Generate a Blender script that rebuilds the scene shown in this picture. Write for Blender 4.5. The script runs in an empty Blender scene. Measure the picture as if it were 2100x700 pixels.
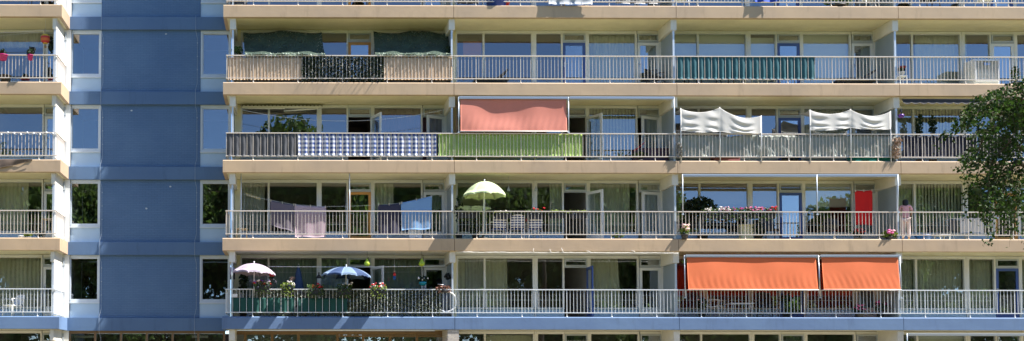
import bpy, math, random
from mathutils import Vector, Matrix
random.seed(7)
C = bpy.context.scene.collection
R = random.uniform
rad = math.radians

# ------------------------------------------------------------------ camera (solved from the photograph)
CAM = Vector((-5.745, -36.75, 1.487)); YAW, PIT, ROL = .00262, .03221, .00142
F, CX, CY = 2123.3, 606.85, 691.5
H = 2.8; TOP0 = 14.6
XL, XLL, W = -8.276, -14.05, 7.99
SLAB = .454; WALL = 1.40
def axes():
    fw = Vector((math.sin(YAW)*math.cos(PIT), math.cos(YAW)*math.cos(PIT), math.sin(PIT)))
    rt = Vector((math.cos(YAW), -math.sin(YAW), 0)); up = rt.cross(fw)
    c, s = math.cos(ROL), math.sin(ROL)
    return c*rt+s*up, -s*rt+c*up, fw
RT, UP, FW = axes()
def P(px, py, y=0.0):
    d = RT*((px-CX)/F) - UP*((py-CY)/F) + FW
    return CAM + d*((y-CAM.y)/d.y)
def X(px, py, y=0.0): return P(px, py, y).x
def Z(px, py, y=0.0): return P(px, py, y).z
def FZ(r): return TOP0 - H*r
SEAM = {'L': XLL-W, 'A': -W, 'B': 0.0, 'C': W, 'D': 2*W}

# ------------------------------------------------------------------ materials
MATS = {}
def mat(name, col, rough=.7, metal=0, var=0.0, scale=6.0, bump=0.0, bscale=60, spec=.5, transl=0.0, island=0.0, stretch=None):
    if name in MATS: return MATS[name]
    m = bpy.data.materials.new(name); m.use_nodes = True; MATS[name] = m
    nt = m.node_tree; N = nt.nodes; L = nt.links; b = N['Principled BSDF']
    b.inputs['Base Color'].default_value = (*col, 1); b.inputs['Roughness'].default_value = rough
    b.inputs['Metallic'].default_value = metal; b.inputs['Specular IOR Level'].default_value = spec
    csock = None
    tc = N.new('ShaderNodeTexCoord')
    if var:
        mp = N.new('ShaderNodeMapping'); L.new(tc.outputs['Object'], mp.inputs[0])
        if stretch: mp.inputs['Scale'].default_value = stretch
        n = N.new('ShaderNodeTexNoise'); n.inputs['Scale'].default_value = scale; n.inputs['Detail'].default_value = 6
        n.inputs['Roughness'].default_value = .65
        L.new(mp.outputs[0], n.inputs['Vector'])
        r = N.new('ShaderNodeValToRGB'); r.color_ramp.elements[0].position = .3; r.color_ramp.elements[1].position = .7
        lo = tuple(max(0, c*(1-var)) for c in col); hi = tuple(min(1, c*(1+var*.6)) for c in col)
        r.color_ramp.elements[0].color = (*lo, 1); r.color_ramp.elements[1].color = (*hi, 1)
        L.new(n.outputs['Fac'], r.inputs[0]); csock = r.outputs[0]
    if island:
        g = N.new('ShaderNodeNewGeometry'); r = N.new('ShaderNodeValToRGB')
        r.color_ramp.elements[0].color = (*[c*(1-island) for c in col], 1)
        r.color_ramp.elements[1].color = (*[min(1, c*(1+island)) for c in col], 1)
        L.new(g.outputs['Random Per Island'], r.inputs[0]); csock = r.outputs[0]
    if csock: L.new(csock, b.inputs['Base Color'])
    if bump:
        n2 = N.new('ShaderNodeTexNoise'); n2.inputs['Scale'].default_value = bscale; n2.inputs['Detail'].default_value = 4
        L.new(tc.outputs['Object'], n2.inputs['Vector'])
        bp = N.new('ShaderNodeBump'); bp.inputs['Strength'].default_value = bump; bp.inputs['Distance'].default_value = .02
        L.new(n2.outputs['Fac'], bp.inputs['Height']); L.new(bp.outputs[0], b.inputs['Normal'])
    if transl:
        t = N.new('ShaderNodeBsdfTranslucent'); t.inputs[0].default_value = (*col, 1)
        if csock: L.new(csock, t.inputs[0])
        mx = N.new('ShaderNodeMixShader'); mx.inputs[0].default_value = transl
        L.new(b.outputs[0], mx.inputs[1]); L.new(t.outputs[0], mx.inputs[2]); L.new(mx.outputs[0], N['Material Output'].inputs[0])
    return m
def glass_mat(name, refl=.2, tint=(.93, .96, .95), wob=.006):
    m = bpy.data.materials.new(name); m.use_nodes = True; MATS[name] = m
    nt = m.node_tree; N = nt.nodes; L = nt.links; N.remove(N['Principled BSDF'])
    gl = N.new('ShaderNodeBsdfGlossy'); gl.inputs['Roughness'].default_value = 0.0; gl.inputs[0].default_value = (.86, .92, 1, 1)
    tr = N.new('ShaderNodeBsdfTransparent'); tr.inputs[0].default_value = (*tint, 1)
    lw = N.new('ShaderNodeLayerWeight'); lw.inputs[0].default_value = .5
    fr = N.new('ShaderNodeMath'); fr.operation = 'POWER'; fr.inputs[1].default_value = 5; L.new(lw.outputs['Facing'], fr.inputs[0])
    ad = N.new('ShaderNodeMath'); ad.operation = 'MULTIPLY_ADD'; ad.inputs[1].default_value = .6; ad.inputs[2].default_value = refl
    ad.use_clamp = True
    L.new(fr.outputs[0], ad.inputs[0])
    tc = N.new('ShaderNodeTexCoord'); n = N.new('ShaderNodeTexNoise'); n.inputs['Scale'].default_value = 1.1; n.inputs['Detail'].default_value = 1
    L.new(tc.outputs['Object'], n.inputs['Vector'])
    bp = N.new('ShaderNodeBump'); bp.inputs['Strength'].default_value = wob; bp.inputs['Distance'].default_value = .3
    L.new(n.outputs['Fac'], bp.inputs['Height']); L.new(bp.outputs[0], gl.inputs['Normal'])
    mx = N.new('ShaderNodeMixShader'); L.new(ad.outputs[0], mx.inputs[0])
    L.new(tr.outputs[0], mx.inputs[1]); L.new(gl.outputs[0], mx.inputs[2]); L.new(mx.outputs[0], N['Material Output'].inputs[0])
    return m
def fascia_mat(name, col):
    """painted concrete with rain streaks, blotches and a dirtier lower lip"""
    m = bpy.data.materials.new(name); m.use_nodes = True; MATS[name] = m
    nt = m.node_tree; N = nt.nodes; L = nt.links; b = N['Principled BSDF']; b.inputs['Roughness'].default_value = .75
    tc = N.new('ShaderNodeTexCoord')
    mp = N.new('ShaderNodeMapping'); mp.inputs['Scale'].default_value = (1.7, 1, .3); L.new(tc.outputs['Object'], mp.inputs[0])
    n1 = N.new('ShaderNodeTexNoise'); n1.inputs['Scale'].default_value = 1.6; n1.inputs['Detail'].default_value = 8; n1.inputs['Roughness'].default_value = .7
    L.new(mp.outputs[0], n1.inputs['Vector'])
    n2 = N.new('ShaderNodeTexNoise'); n2.inputs['Scale'].default_value = .55; n2.inputs['Detail'].default_value = 3
    L.new(tc.outputs['Object'], n2.inputs['Vector'])
    r1 = N.new('ShaderNodeValToRGB'); r1.color_ramp.elements[0].position = .3; r1.color_ramp.elements[1].position = .46
    r1.color_ramp.elements[0].color = (*[c*.8 for c in col], 1); r1.color_ramp.elements[1].color = (*col, 1)
    L.new(n1.outputs['Fac'], r1.inputs[0])
    r2 = N.new('ShaderNodeValToRGB'); r2.color_ramp.elements[0].position = .35; r2.color_ramp.elements[1].position = .65
    r2.color_ramp.elements[0].color = (.88, .88, .9, 1); r2.color_ramp.elements[1].color = (1.06, 1.04, 1.0, 1)
    L.new(n2.outputs['Fac'], r2.inputs[0])
    mx = N.new('ShaderNodeMix'); mx.data_type = 'RGBA'; mx.blend_type = 'MULTIPLY'; mx.inputs[0].default_value = 1
    L.new(r1.outputs[0], mx.inputs[6]); L.new(r2.outputs[0], mx.inputs[7]); L.new(mx.outputs[2], b.inputs['Base Color'])
    n3 = N.new('ShaderNodeTexNoise'); n3.inputs['Scale'].default_value = 3; L.new(tc.outputs['Object'], n3.inputs['Vector'])
    bp = N.new('ShaderNodeBump'); bp.inputs['Strength'].default_value = .25; bp.inputs['Distance'].default_value = .02
    L.new(n3.outputs['Fac'], bp.inputs['Height']); L.new(bp.outputs[0], b.inputs['Normal'])
    return m
def brick_mat(name, c1, c2, mortar, rough=.8):
    m = bpy.data.materials.new(name); m.use_nodes = True; MATS[name] = m
    nt = m.node_tree; N = nt.nodes; L = nt.links; b = N['Principled BSDF']; b.inputs['Roughness'].default_value = rough
    tc = N.new('ShaderNodeTexCoord'); mp = N.new('ShaderNodeMapping'); mp.inputs['Rotation'].default_value = (rad(90), 0, 0)
    L.new(tc.outputs['Object'], mp.inputs[0])
    br = N.new('ShaderNodeTexBrick'); br.inputs['Scale'].default_value = 1
    br.inputs['Brick Width'].default_value = .22; br.inputs['Row Height'].default_value = .066; br.inputs['Mortar Size'].default_value = .006
    br.inputs['Color1'].default_value = (*c1, 1); br.inputs['Color2'].default_value = (*c2, 1); br.inputs['Mortar'].default_value = (*mortar, 1)
    L.new(mp.outputs[0], br.inputs['Vector'])
    n = N.new('ShaderNodeTexNoise'); n.inputs['Scale'].default_value = .8; n.inputs['Detail'].default_value = 6; L.new(tc.outputs['Object'], n.inputs['Vector'])
    r = N.new('ShaderNodeValToRGB'); r.color_ramp.elements[0].position = .35; r.color_ramp.elements[1].position = .65
    r.color_ramp.elements[0].color = (.88, .9, .93, 1); r.color_ramp.elements[1].color = (1.06, 1.05, 1.03, 1); L.new(n.outputs['Fac'], r.inputs[0])
    mx = N.new('ShaderNodeMix'); mx.data_type = 'RGBA'; mx.blend_type = 'MULTIPLY'; mx.inputs[0].default_value = 1
    L.new(br.outputs['Color'], mx.inputs[6]); L.new(r.outputs[0], mx.inputs[7]); L.new(mx.outputs[2], b.inputs['Base Color'])
    bp = N.new('ShaderNodeBump'); bp.inputs['Strength'].default_value = .6; bp.inputs['Distance'].default_value = .008; bp.invert = True
    L.new(br.outputs['Fac'], bp.inputs['Height']); L.new(bp.outputs[0], b.inputs['Normal'])
    return m
def check_mat(name, c0, c1, pitch, duty=.5, only_rows=False, transl=.15):
    """woven gingham / striped cloth laid out in the cloth's own object space"""
    m = bpy.data.materials.new(name); m.use_nodes = True; MATS[name] = m
    nt = m.node_tree; N = nt.nodes; L = nt.links; b = N['Principled BSDF']; b.inputs['Roughness'].default_value = .85
    tc = N.new('ShaderNodeTexCoord'); sp = N.new('ShaderNodeSeparateXYZ'); L.new(tc.outputs['Object'], sp.inputs[0])
    def band(sock):
        mu = N.new('ShaderNodeMath'); mu.operation = 'MULTIPLY'; mu.inputs[1].default_value = 1/pitch; L.new(sock, mu.inputs[0])
        f = N.new('ShaderNodeMath'); f.operation = 'FRACT'; L.new(mu.outputs[0], f.inputs[0])
        g = N.new('ShaderNodeMath'); g.operation = 'GREATER_THAN'; g.inputs[1].default_value = duty; L.new(f.outputs[0], g.inputs[0])
        return g.outputs[0]
    z = band(sp.outputs[2]); fac = z
    if not only_rows:
        a = N.new('ShaderNodeMath'); a.operation = 'MULTIPLY_ADD'; a.inputs[1].default_value = .35
        L.new(band(sp.outputs[0]), a.inputs[0])
        h = N.new('ShaderNodeMath'); h.operation = 'MULTIPLY'; h.inputs[1].default_value = .65; L.new(z, h.inputs[0]); L.new(h.outputs[0], a.inputs[2]); fac = a.outputs[0]
    mx = N.new('ShaderNodeMix'); mx.data_type = 'RGBA'; mx.inputs[6].default_value = (*c0, 1); mx.inputs[7].default_value = (*c1, 1)
    L.new(fac, mx.inputs[0]); L.new(mx.outputs[2], b.inputs['Base Color'])
    t = N.new('ShaderNodeBsdfTranslucent'); L.new(mx.outputs[2], t.inputs[0])
    ms = N.new('ShaderNodeMixShader'); ms.inputs[0].default_value = transl
    L.new(b.outputs[0], ms.inputs[1]); L.new(t.outputs[0], ms.inputs[2]); L.new(ms.outputs[0], N['Material Output'].inputs[0])
    return m
def net_mat(name, col, cover=.62, scale=14):
    """knotted net: cloth with holes"""
    m = bpy.data.materials.new(name); m.use_nodes = True; MATS[name] = m
    nt = m.node_tree; N = nt.nodes; L = nt.links; b = N['Principled BSDF']; b.inputs['Roughness'].default_value = .9
    tc = N.new('ShaderNodeTexCoord')
    v = N.new('ShaderNodeTexVoronoi'); v.inputs['Scale'].default_value = scale; L.new(tc.outputs['Object'], v.inputs['Vector'])
    n = N.new('ShaderNodeTexNoise'); n.inputs['Scale'].default_value = 3; L.new(tc.outputs['Object'], n.inputs['Vector'])
    r = N.new('ShaderNodeValToRGB'); r.color_ramp.elements[0].color = (*[c*.5 for c in col], 1); r.color_ramp.elements[1].color = (*[c*1.5 for c in col], 1)
    L.new(n.outputs['Fac'], r.inputs[0]); L.new(r.outputs[0], b.inputs['Base Color'])
    g = N.new('ShaderNodeMath'); g.operation = 'GREATER_THAN'; g.inputs[1].default_value = 1-cover
    L.new(v.outputs['Distance'], g.inputs[0])
    tr = N.new('ShaderNodeBsdfTransparent'); mx = N.new('ShaderNodeMixShader')
    L.new(g.outputs[0], mx.inputs[0]); L.new(tr.outputs[0], mx.inputs[1]); L.new(b.outputs[0], mx.inputs[2]); L.new(mx.outputs[0], N['Material Output'].inputs[0])
    return m
def sheer_mat(name, col, see=.35):
    m = mat(name, col, .95, transl=.4)
    nt = m.node_tree; N = nt.nodes; L = nt.links
    out = N['Material Output']; src = out.inputs[0].links[0].from_socket
    tr = N.new('ShaderNodeBsdfTransparent'); mx = N.new('ShaderNodeMixShader'); mx.inputs[0].default_value = see
    L.new(src, mx.inputs[1]); L.new(tr.outputs[0], mx.inputs[2]); L.new(mx.outputs[0], out.inputs[0])
    return m

TAN = fascia_mat('tan_fascia', (.52, .385, .255))
BLUEF = fascia_mat('blue_fascia', (.135, .225, .4))
CREAM = mat('cream_paint', (.84, .78, .53), .7, var=.1, scale=1.2)
WHITES = mat('white_soffit', (.8, .79, .74), .7, var=.06, scale=1.2)
BEAMM = mat('beam_paint', (.74, .71, .62), .65, var=.1, scale=2)
BRICKB = brick_mat('blue_brick', (.095, .178, .325), (.106, .19, .34), (.075, .147, .27))
BANDB = fascia_mat('blue_band', (.096, .175, .32))
BRICKW = brick_mat('pale_brick', (.62, .57, .5), (.5, .45, .4), (.36, .34, .31))
FRAMEW = mat('white_frame', (.72, .73, .72), .45, var=.05, scale=3)
FRAMEB = mat('cool_white_frame', (.62, .68, .74), .5, var=.05, scale=3)
FRAMEG = mat('grey_vent_frame', (.42, .47, .52), .5)
FRAMEBR = mat('brown_frame', (.2, .125, .06), .5, var=.15, scale=3)
PANELW = mat('pale_blue_panel', (.44, .59, .76), .5, var=.05, scale=2)
ALU = mat('aluminium_post', (.6, .67, .74), .4, .3)
DOORB = mat('blue_door', (.045, .09, .3), .4)
DOORO = mat('ochre_door', (.6, .29, .07), .45, var=.1, scale=4)
DOORW = mat('white_door', (.72, .74, .76), .4)
RAILC = mat('cream_rail', (.72, .64, .56), .45)
RAILW = mat('white_rail', (.78, .82, .86), .4)
METAL = mat('steel', (.55, .56, .58), .35, .8)
GLASS = glass_mat('window_glass', .22)
GLASSD = glass_mat('dark_window_glass', .19)
GLASSB = glass_mat('stair_glass', .16)
FROST = mat('frosted_screen', (.36, .42, .45), .4, transl=.18)
WHITEPANEL = mat('white_end_panel', (.78, .81, .85), .55, var=.04, scale=2)
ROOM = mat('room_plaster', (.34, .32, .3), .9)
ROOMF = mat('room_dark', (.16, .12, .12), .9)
ASPH = mat('paving', (.2, .165, .1), .9, var=.15, scale=.6)
GRASSM = mat('lawn', (.13, .14, .045), .95, var=.3, scale=1.5)
BLACK = mat('black_plastic', (.02, .021, .024), .5)
DGREY = mat('dark_grey_plastic', (.055, .055, .06), .5)
WHITE = mat('white_plastic', (.8, .81, .82), .4)
LEAF = mat('leaf_green', (.07, .13, .025), .6, island=.5, transl=.35)
LEAFY = mat('leaf_yellowgreen', (.2, .28, .035), .6, island=.4, transl=.3)
LEAFD = mat('leaf_dark', (.025, .05, .018), .5, island=.6, transl=.15)
LEAFI = mat('ivy_leaf', (.025, .042, .025), .45, island=.7, transl=.15)
BARK = mat('bark', (.12, .09, .065), .95, var=.35, scale=9, bump=.6, bscale=25)

# ------------------------------------------------------------------ mesh builder
class MB:
    def __init__(s): s.v = []; s.f = []; s.sm = []
    def face(s, pts, smooth=False):
        i = len(s.v); s.v += [Vector(p) for p in pts]; s.f.append(list(range(i, i+len(pts)))); s.sm.append(smooth); return s
    def box(s, x0, x1, y0, y1, z0, z1, bev=0):
        if x0 > x1: x0, x1 = x1, x0
        if y0 > y1: y0, y1 = y1, y0
        if z0 > z1: z0, z1 = z1, z0
        i = len(s.v)
        for z in (z0, z1):
            for (x, y) in ((x0, y0), (x1, y0), (x1, y1), (x0, y1)): s.v.append(Vector((x, y, z)))
        for f in ((0,3,2,1),(4,5,6,7),(0,1,5,4),(1,2,6,5),(2,3,7,6),(3,0,4,7)): s.f.append([i+k for k in f]); s.sm.append(False)
        return s
    def frame(s, x0, x1, z0, z1, t, y0, y1, tb=None, tt=None):
        tb = t if tb is None else tb; tt = t if tt is None else tt
        s.box(x0, x0+t, y0, y1, z0, z1); s.box(x1-t, x1, y0, y1, z0, z1)
        s.box(x0+t, x1-t, y0, y1, z0, z0+tb); s.box(x0+t, x1-t, y0, y1, z1-tt, z1); return s
    def tube(s, pts, r, n=6, cap=True):
        pts = [Vector(p) for p in pts]; rs = r if isinstance(r, (list, tuple)) else [r]*len(pts); rings = []
        for k, p in enumerate(pts):
            d = (pts[min(k+1, len(pts)-1)]-pts[max(k-1, 0)])
            d = d.normalized() if d.length > 1e-9 else Vector((0,0,1))
            a = d.cross(Vector((0,0,1)) if abs(d.z) < .9 else Vector((1,0,0))).normalized(); b = d.cross(a)
            i = len(s.v)
            for j in range(n):
                t = 2*math.pi*j/n; s.v.append(p+(a*math.cos(t)+b*math.sin(t))*rs[k])
            rings.append(i)
        for A, B in zip(rings, rings[1:]):
            for j in range(n): s.f.append([A+j, A+(j+1)%n, B+(j+1)%n, B+j]); s.sm.append(True)
        if cap:
            s.f.append([rings[0]+j for j in range(n)][::-1]); s.sm.append(False)
            s.f.append([rings[-1]+j for j in range(n)]); s.sm.append(False)
        return s
    def lathe(s, c, prof, n=16, sx=1, sy=1):
        c = Vector(c); rings = []
        for r, z in prof:
            i = len(s.v)
            for j in range(n):
                t = 2*math.pi*j/n; s.v.append(c+Vector((r*sx*math.cos(t), r*sy*math.sin(t), z)))
            rings.append(i)
        for A, B in zip(rings, rings[1:]):
            for j in range(n): s.f.append([A+j, A+(j+1)%n, B+(j+1)%n, B+j]); s.sm.append(True)
        return s
    def ball(s, c, r, n=8, m=5, sz=1):
        return s.lathe(c, [(max(.0008, r*math.sin(math.pi*k/m)), -r*sz*math.cos(math.pi*k/m)) for k in range(m+1)], n)
    def sheet(s, fn, nu, nv, th=.006):
        """a cloth of real (small) thickness; fn(u,v) -> point"""
        g = [[Vector(fn(a/nu, b/nv)) for a in range(nu+1)] for b in range(nv+1)]
        nr = [[None]*(nu+1) for _ in range(nv+1)]
        for b in range(nv+1):
            for a in range(nu+1):
                du = g[b][min(a+1, nu)]-g[b][max(a-1, 0)]; dv = g[min(b+1, nv)][a]-g[max(b-1, 0)][a]
                q = du.cross(dv); nr[b][a] = q.normalized() if q.length > 1e-12 else Vector((0,-1,0))
        i = len(s.v); st = (nu+1)*(nv+1)
        for sg in (0, 1):
            for b in range(nv+1):
                for a in range(nu+1): s.v.append(g[b][a]+nr[b][a]*(th*sg))
        def id(a, b, k): return i+k*st+b*(nu+1)+a
        for b in range(nv):
            for a in range(nu):
                s.f.append([id(a,b,1), id(a+1,b,1), id(a+1,b+1,1), id(a,b+1,1)]); s.sm.append(True)
                s.f.append([id(a,b,0), id(a,b+1,0), id(a+1,b+1,0), id(a+1,b,0)]); s.sm.append(True)
        for a in range(nu):
            for b in (0, nv): s.f.append([id(a,b,0), id(a+1,b,0), id(a+1,b,1), id(a,b,1)]); s.sm.append(False)
        for b in range(nv):
            for a in (0, nu): s.f.append([id(a,b,0), id(a,b+1,0), id(a,b+1,1), id(a,b,1)]); s.sm.append(False)
        return s
    def leaf(s, p, size, asp=1.5, droop=0):
        p = Vector(p); d = Vector((R(-1,1), R(-1,1), R(-1,1)-droop)).normalized(); q = d.cross(Vector((R(-1,1), R(-1,1), R(-1,1)))).normalized()
        a = d*size*asp*.5; b = q*size*.5; n = d.cross(q)*size*.12
        s.face([p-a, p-a*.1+b+n, p+a, p-a*.1-b+n]); return s
    def build(s, name, m, parent=None, world=True):
        me = bpy.data.meshes.new(name); off = parent_loc(parent) if (parent and world) else Vector((0,0,0))
        me.from_pydata([tuple(v-off) for v in s.v], [], s.f); me.polygons.foreach_set('use_smooth', s.sm); me.materials.append(m); me.update()
        o = bpy.data.objects.new(name, me); C.objects.link(o)
        if parent: o.parent = parent
        return o
def parent_loc(o):
    p = Vector(o.location)
    while o.parent: o = o.parent; p += Vector(o.location)
    return p
def tag(o, label=None, cat=None, group=None, kind=None):
    if label: o['label'] = label
    if cat: o['category'] = cat
    if group: o['group'] = group
    if kind: o['kind'] = kind
    return o
def thing(name, label, cat, loc, group=None):
    o = bpy.data.objects.new(name, None); C.objects.link(o); o.location = loc; o.empty_display_size = .1
    return tag(o, label, cat, group)
def center(o):
    """origin of a single-mesh thing at its own base"""
    me = o.data; xs = [v.co for v in me.vertices]
    c = Vector(((min(v.x for v in xs)+max(v.x for v in xs))/2, (min(v.y for v in xs)+max(v.y for v in xs))/2, min(v.z for v in xs)))
    me.transform(Matrix.Translation(-c)); o.location = Vector(o.location)+c; return o
def one(mb, name, m, label, cat, group=None): return center(tag(mb.build(name, m), label, cat, group))
def blob_leaves(mb, c, rx, ry, rz, n, size, shell=.3):
    for _ in range(n):
        while 1:
            q = Vector((R(-1,1), R(-1,1), R(-1,1)))
            if shell < q.length < 1: break
        mb.leaf((c[0]+q.x*rx, c[1]+q.y*ry, c[2]+q.z*rz), size*R(.7, 1.3))

# ------------------------------------------------------------------ labels for each balcony
D = {
 ('L',0):'far left balcony cut by the top edge', ('A',0):'balcony above the camouflage nets', ('B',0):'cut-off balcony with the blue tub',
 ('C',0):'cut-off balcony with the leafy planter', ('D',0):'cut-off balcony at the top right',
 ('L',1):'hot air balloon balcony', ('A',1):'camouflage net balcony', ('B',1):'bare balcony above the salmon blind', ('C',1):'teal screen balcony', ('D',1):'white air cooler balcony',
 ('L',2):'string light balcony', ('A',2):'gingham screen balcony', ('B',2):'salmon blind balcony', ('C',2):'white sunshade balcony', ('D',2):'scalloped valance balcony',
 ('L',3):'wooden stool balcony', ('A',3):'laundry balcony', ('B',3):'lime parasol balcony', ('C',3):'red towel balcony', ('D',3):'balcony of the woman in pink',
 ('L',4):'plastic chair balcony', ('A',4):'balcony with the lilac parasol', ('B',4):'flat left of the orange awnings', ('C',4):'orange blind balcony', ('D',4):'flat right of the orange awnings',
 ('L',5):'ground floor flat at the far left', ('A',5):'brown entrance', ('B',5):'ground floor flat right of the brick pillar', ('C',5):'ground floor flat below the orange blinds', ('D',5):'ground floor flat at the lower right'}

# ------------------------------------------------------------------ ground
g = MB(); g.box(-400, 400, -400, -16, -.3, 0); tag(g.build('lawn_ground', GRASSM), kind='structure').name = 'ground'
g = MB(); g.box(-400, 400, -16, 40, -.3, .004); tag(g.build('pavement', ASPH), kind='structure')

# ------------------------------------------------------------------ the building
BLD = thing('apartment_building', 'long slab block of flats with tan balcony bands and blue brick stair tower', 'building', (0, 0, 0))
def bpart(mb, name, m, parent=None): return mb.build(name, m, parent or BLD)
BAYS = ['L', 'A', 'B', 'C', 'D']
def bay_span(b):
    x0 = SEAM[b]; x1 = x0+W
    if b == 'A': x0 = XL
    return x0, x1
for r in range(-1, 6):
    z = FZ(r)
    for b in BAYS:
        x0, x1 = bay_span(b)
        fm = BLUEF if r >= 4 else TAN
        g = 0.008
        if r < 5:
            s = MB(); prof = ((0, z-SLAB+.012), (.0, z-.032), (.03, z), (.13, z), (.13, z-SLAB), (.012, z-SLAB))
            i = len(s.v); s.v += [Vector((x0+g, a, c)) for a, c in prof]+[Vector((x1-g, a, c)) for a, c in prof]
            s.f += [[i+k, i+(k+1) % 6, i+6+(k+1) % 6, i+6+k][::-1] for k in range(6)]+[[i+k for k in range(6)], [i+6+k for k in range(6)][::-1]]; s.sm += [False]*8
            if b == 'A': s.box(x0+g, x0+.13, .13, WALL+.06, z-SLAB, z)
            if b == 'L': s.box(x1-.13, x1-g, .13, WALL+.06, z-SLAB, z)
            o = bpart(s, 'balcony_slab', fm)
            if fm is BLUEF: o['label'] = 'blue painted balcony edge'
            a0 = x0+(.13 if b == 'A' else g); a1 = x1-(.13 if b == 'L' else g)
            so = MB().box(a0, a1, .13, WALL+.05, z-SLAB+.012, z-.02)
            bpart(so, 'soffit', WHITES if r == 3 and b in 'AB' else CREAM, o)
        else:
            bpart(MB().box(x0, x1, -.3, WALL+.05, -.2, z), 'plinth', mat('concrete_grey', (.4, .39, .37), .85, var=.1, scale=2))
        # brackets under the slab above, and screens between neighbours
        if r < 0: continue
        ends = [(x0-.16, x0+.05)]
        if b == 'A': ends = [(XL+.24, XL+.45)]
        if b == 'L': ends = [(XLL-.36, XLL-.22), (x0-.16, x0+.05)]
        if b == 'D': ends.append((x1-.16, x1+.05))
        for k, (e0, e1) in enumerate(ends):
            bm = MB().box(e0, e1, .11, WALL+.02, z+H-SLAB-.40, z+H-SLAB+.014)
            bpart(bm, 'bracket_beam', BEAMM)
            if r == 5: 
                bpart(MB().box(e0-.02, e1+.02, .5, WALL+.1, z, z+H-SLAB-.4), 'pier', BEAMM); continue
            xm = (e0+e1)/2; lz1 = z+H-SLAB-.403
            outer = (b == 'L' and k == 0)
            pm = WHITEPANEL if outer else FROST
            if outer: sc = MB().box(e1-.035, e1-.004, .14, WALL+.05, z-.0+.03, lz1)
            else: sc = MB().box(xm-.008, xm+.008, .2, WALL+.02, z+.02, lz1)
            so = bpart(sc, 'partition_screen', pm)
            bpart(MB().box(xm-.032, xm+.032, .135, .198, z, lz1), 'post', ALU, so)
    # blue stair tower
    y = WALL+.06
    bpart(MB().box(XLL-.02, XL+.02, y-.13, y+.3, z-SLAB-.01, z+.01), 'concrete_band', BANDB)
    if r < 0: continue
    zt = z+H-SLAB-.01; zb = z+.01
    xa, xb = X(208, 120, y), X(411.5, 120, y)
    if r < 5:
        bpart(MB().box(xa, xb, y-.02, y+.25, zb, zt), 'blue_brick_wall', BRICKB)
        for (p0, p1) in ((143.5, 208), (411.5, 474)):
            f0 = X(p0, 120, y); f1 = X(p1, 120, y)
            zs = z+.6
            w = MB().frame(f0+.004, f1-.004, zs, zt-.002, .06, y-.01, y+.12, .075, .09)
            w.box(f0, f1, y-.05, y+.1, zs-.05, zs)
            w.frame(f0+.066, f1-.066, zs+.077, zt-.094, .034, y+.015, y+.10)
            wo = bpart(w, 'stair_window', FRAMEB)
            dx = R(-.004, .004); dz = R(-.003, .003); q0, q1, s0, s1 = f0+.1, f1-.1, zs+.111, zt-.128
            bpart(MB().box(q0, q1, y+.06, y+.066, s0, s1), 'pane', GLASSB, wo)
            bpart(MB().box(f0, f1, y+.0, y+.2, zb, zs-.05), 'window_panel', PANELW)
        st = MB(); st.face([(XLL, y+2.4, zb), (XL, y+2.4, zb), (XL, y+2.4, zt), (XLL, y+2.4, zt)]); st.box(XLL, XL, y+.3, y+2.5, zt+.012, zt+.3); st.box(XLL, XL, y+.3, y+2.5, z-.16, z-.02)
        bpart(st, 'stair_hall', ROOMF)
    else:
        w = MB(); n = 6; x0, x1 = XLL+.05, XL-.02
        for k in range(n+1):
            xx = x0+(x1-x0)*k/n; w.box(xx-.04, xx+.04, y-.03, y+.1, z, zt)
        w.box(x0, x1, y-.02, y+.09, zt-.1, zt); w.box(x0, x1, y-.02, y+.09, z, z+.6)
        wo = bpart(w, 'entrance_glazing', FRAMEBR)
        for k in range(n):
            a = x0+(x1-x0)*k/n+.042; bb = x0+(x1-x0)*(k+1)/n-.042
            bpart(MB().box(a, bb, y+.03, y+.036, z+.602, zt-.102), 'pane', GLASS, wo)
        st = MB(); st.face([(XLL, y+3, z), (XL, y+3, z), (XL, y+3, zt), (XLL, y+3, zt)]); st.box(XLL, XL, y+.3, y+3, z-.2, z-.02)
        bpart(st, 'stair_hall', ROOMF)
u = MB(); zz = FZ(-1)+.01
for a, c, yy in ((SEAM['L'], XLL, 0), (XLL+.01, XL-.01, WALL+.06), (XL, 3*W, 0)): bpart(MB().box(a, c, yy, 6, zz, zz+13), 'upper_sun_block', BRICKB)  # unseen solid boxes added to block the sun from above
# lightning conductor cables down the tower
for px in (210, 403):
    y = WALL+.06; t = MB(); pts = []
    for r in range(0, 5):
        z = FZ(r); xx = X(px, 120, y)
        pts += [(xx-.02, y-.15, z+.06), (xx-.02, y-.155, z-SLAB-.05), (xx+.03, y-.05, z-SLAB-.3), (xx+.035, y-.05, z-H+.35)]
    t.tube(pts, .006, 5)
    for r in range(5):
        for q in (.5, 1.0, 1.5): t.box(X(px,120,y)+.02, X(px,120,y)+.05, y-.06, y-.02, FZ(r)-SLAB-q, FZ(r)-SLAB-q+.03)
    bpart(t, 'lightning_cable', mat('cable_grey', (.35, .42, .52), .5))
# small chips of white paint on the blue wall
for px, py in ((340, 70), (270, 227), (349, 383), (300, 428)):
    p = P(px, py, WALL+.035); t = MB()
    pts = [(p.x+.05*math.cos(a)*R(.5,1.2), WALL+.036, p.z+.035*math.sin(a)*R(.5,1.2)) for a in [k*.9 for k in range(7)]]
    t.face(pts[::-1]); bpart(t, 'bare_paint_patch', mat('bare_patch', (.5, .55, .6), .9))

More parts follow.
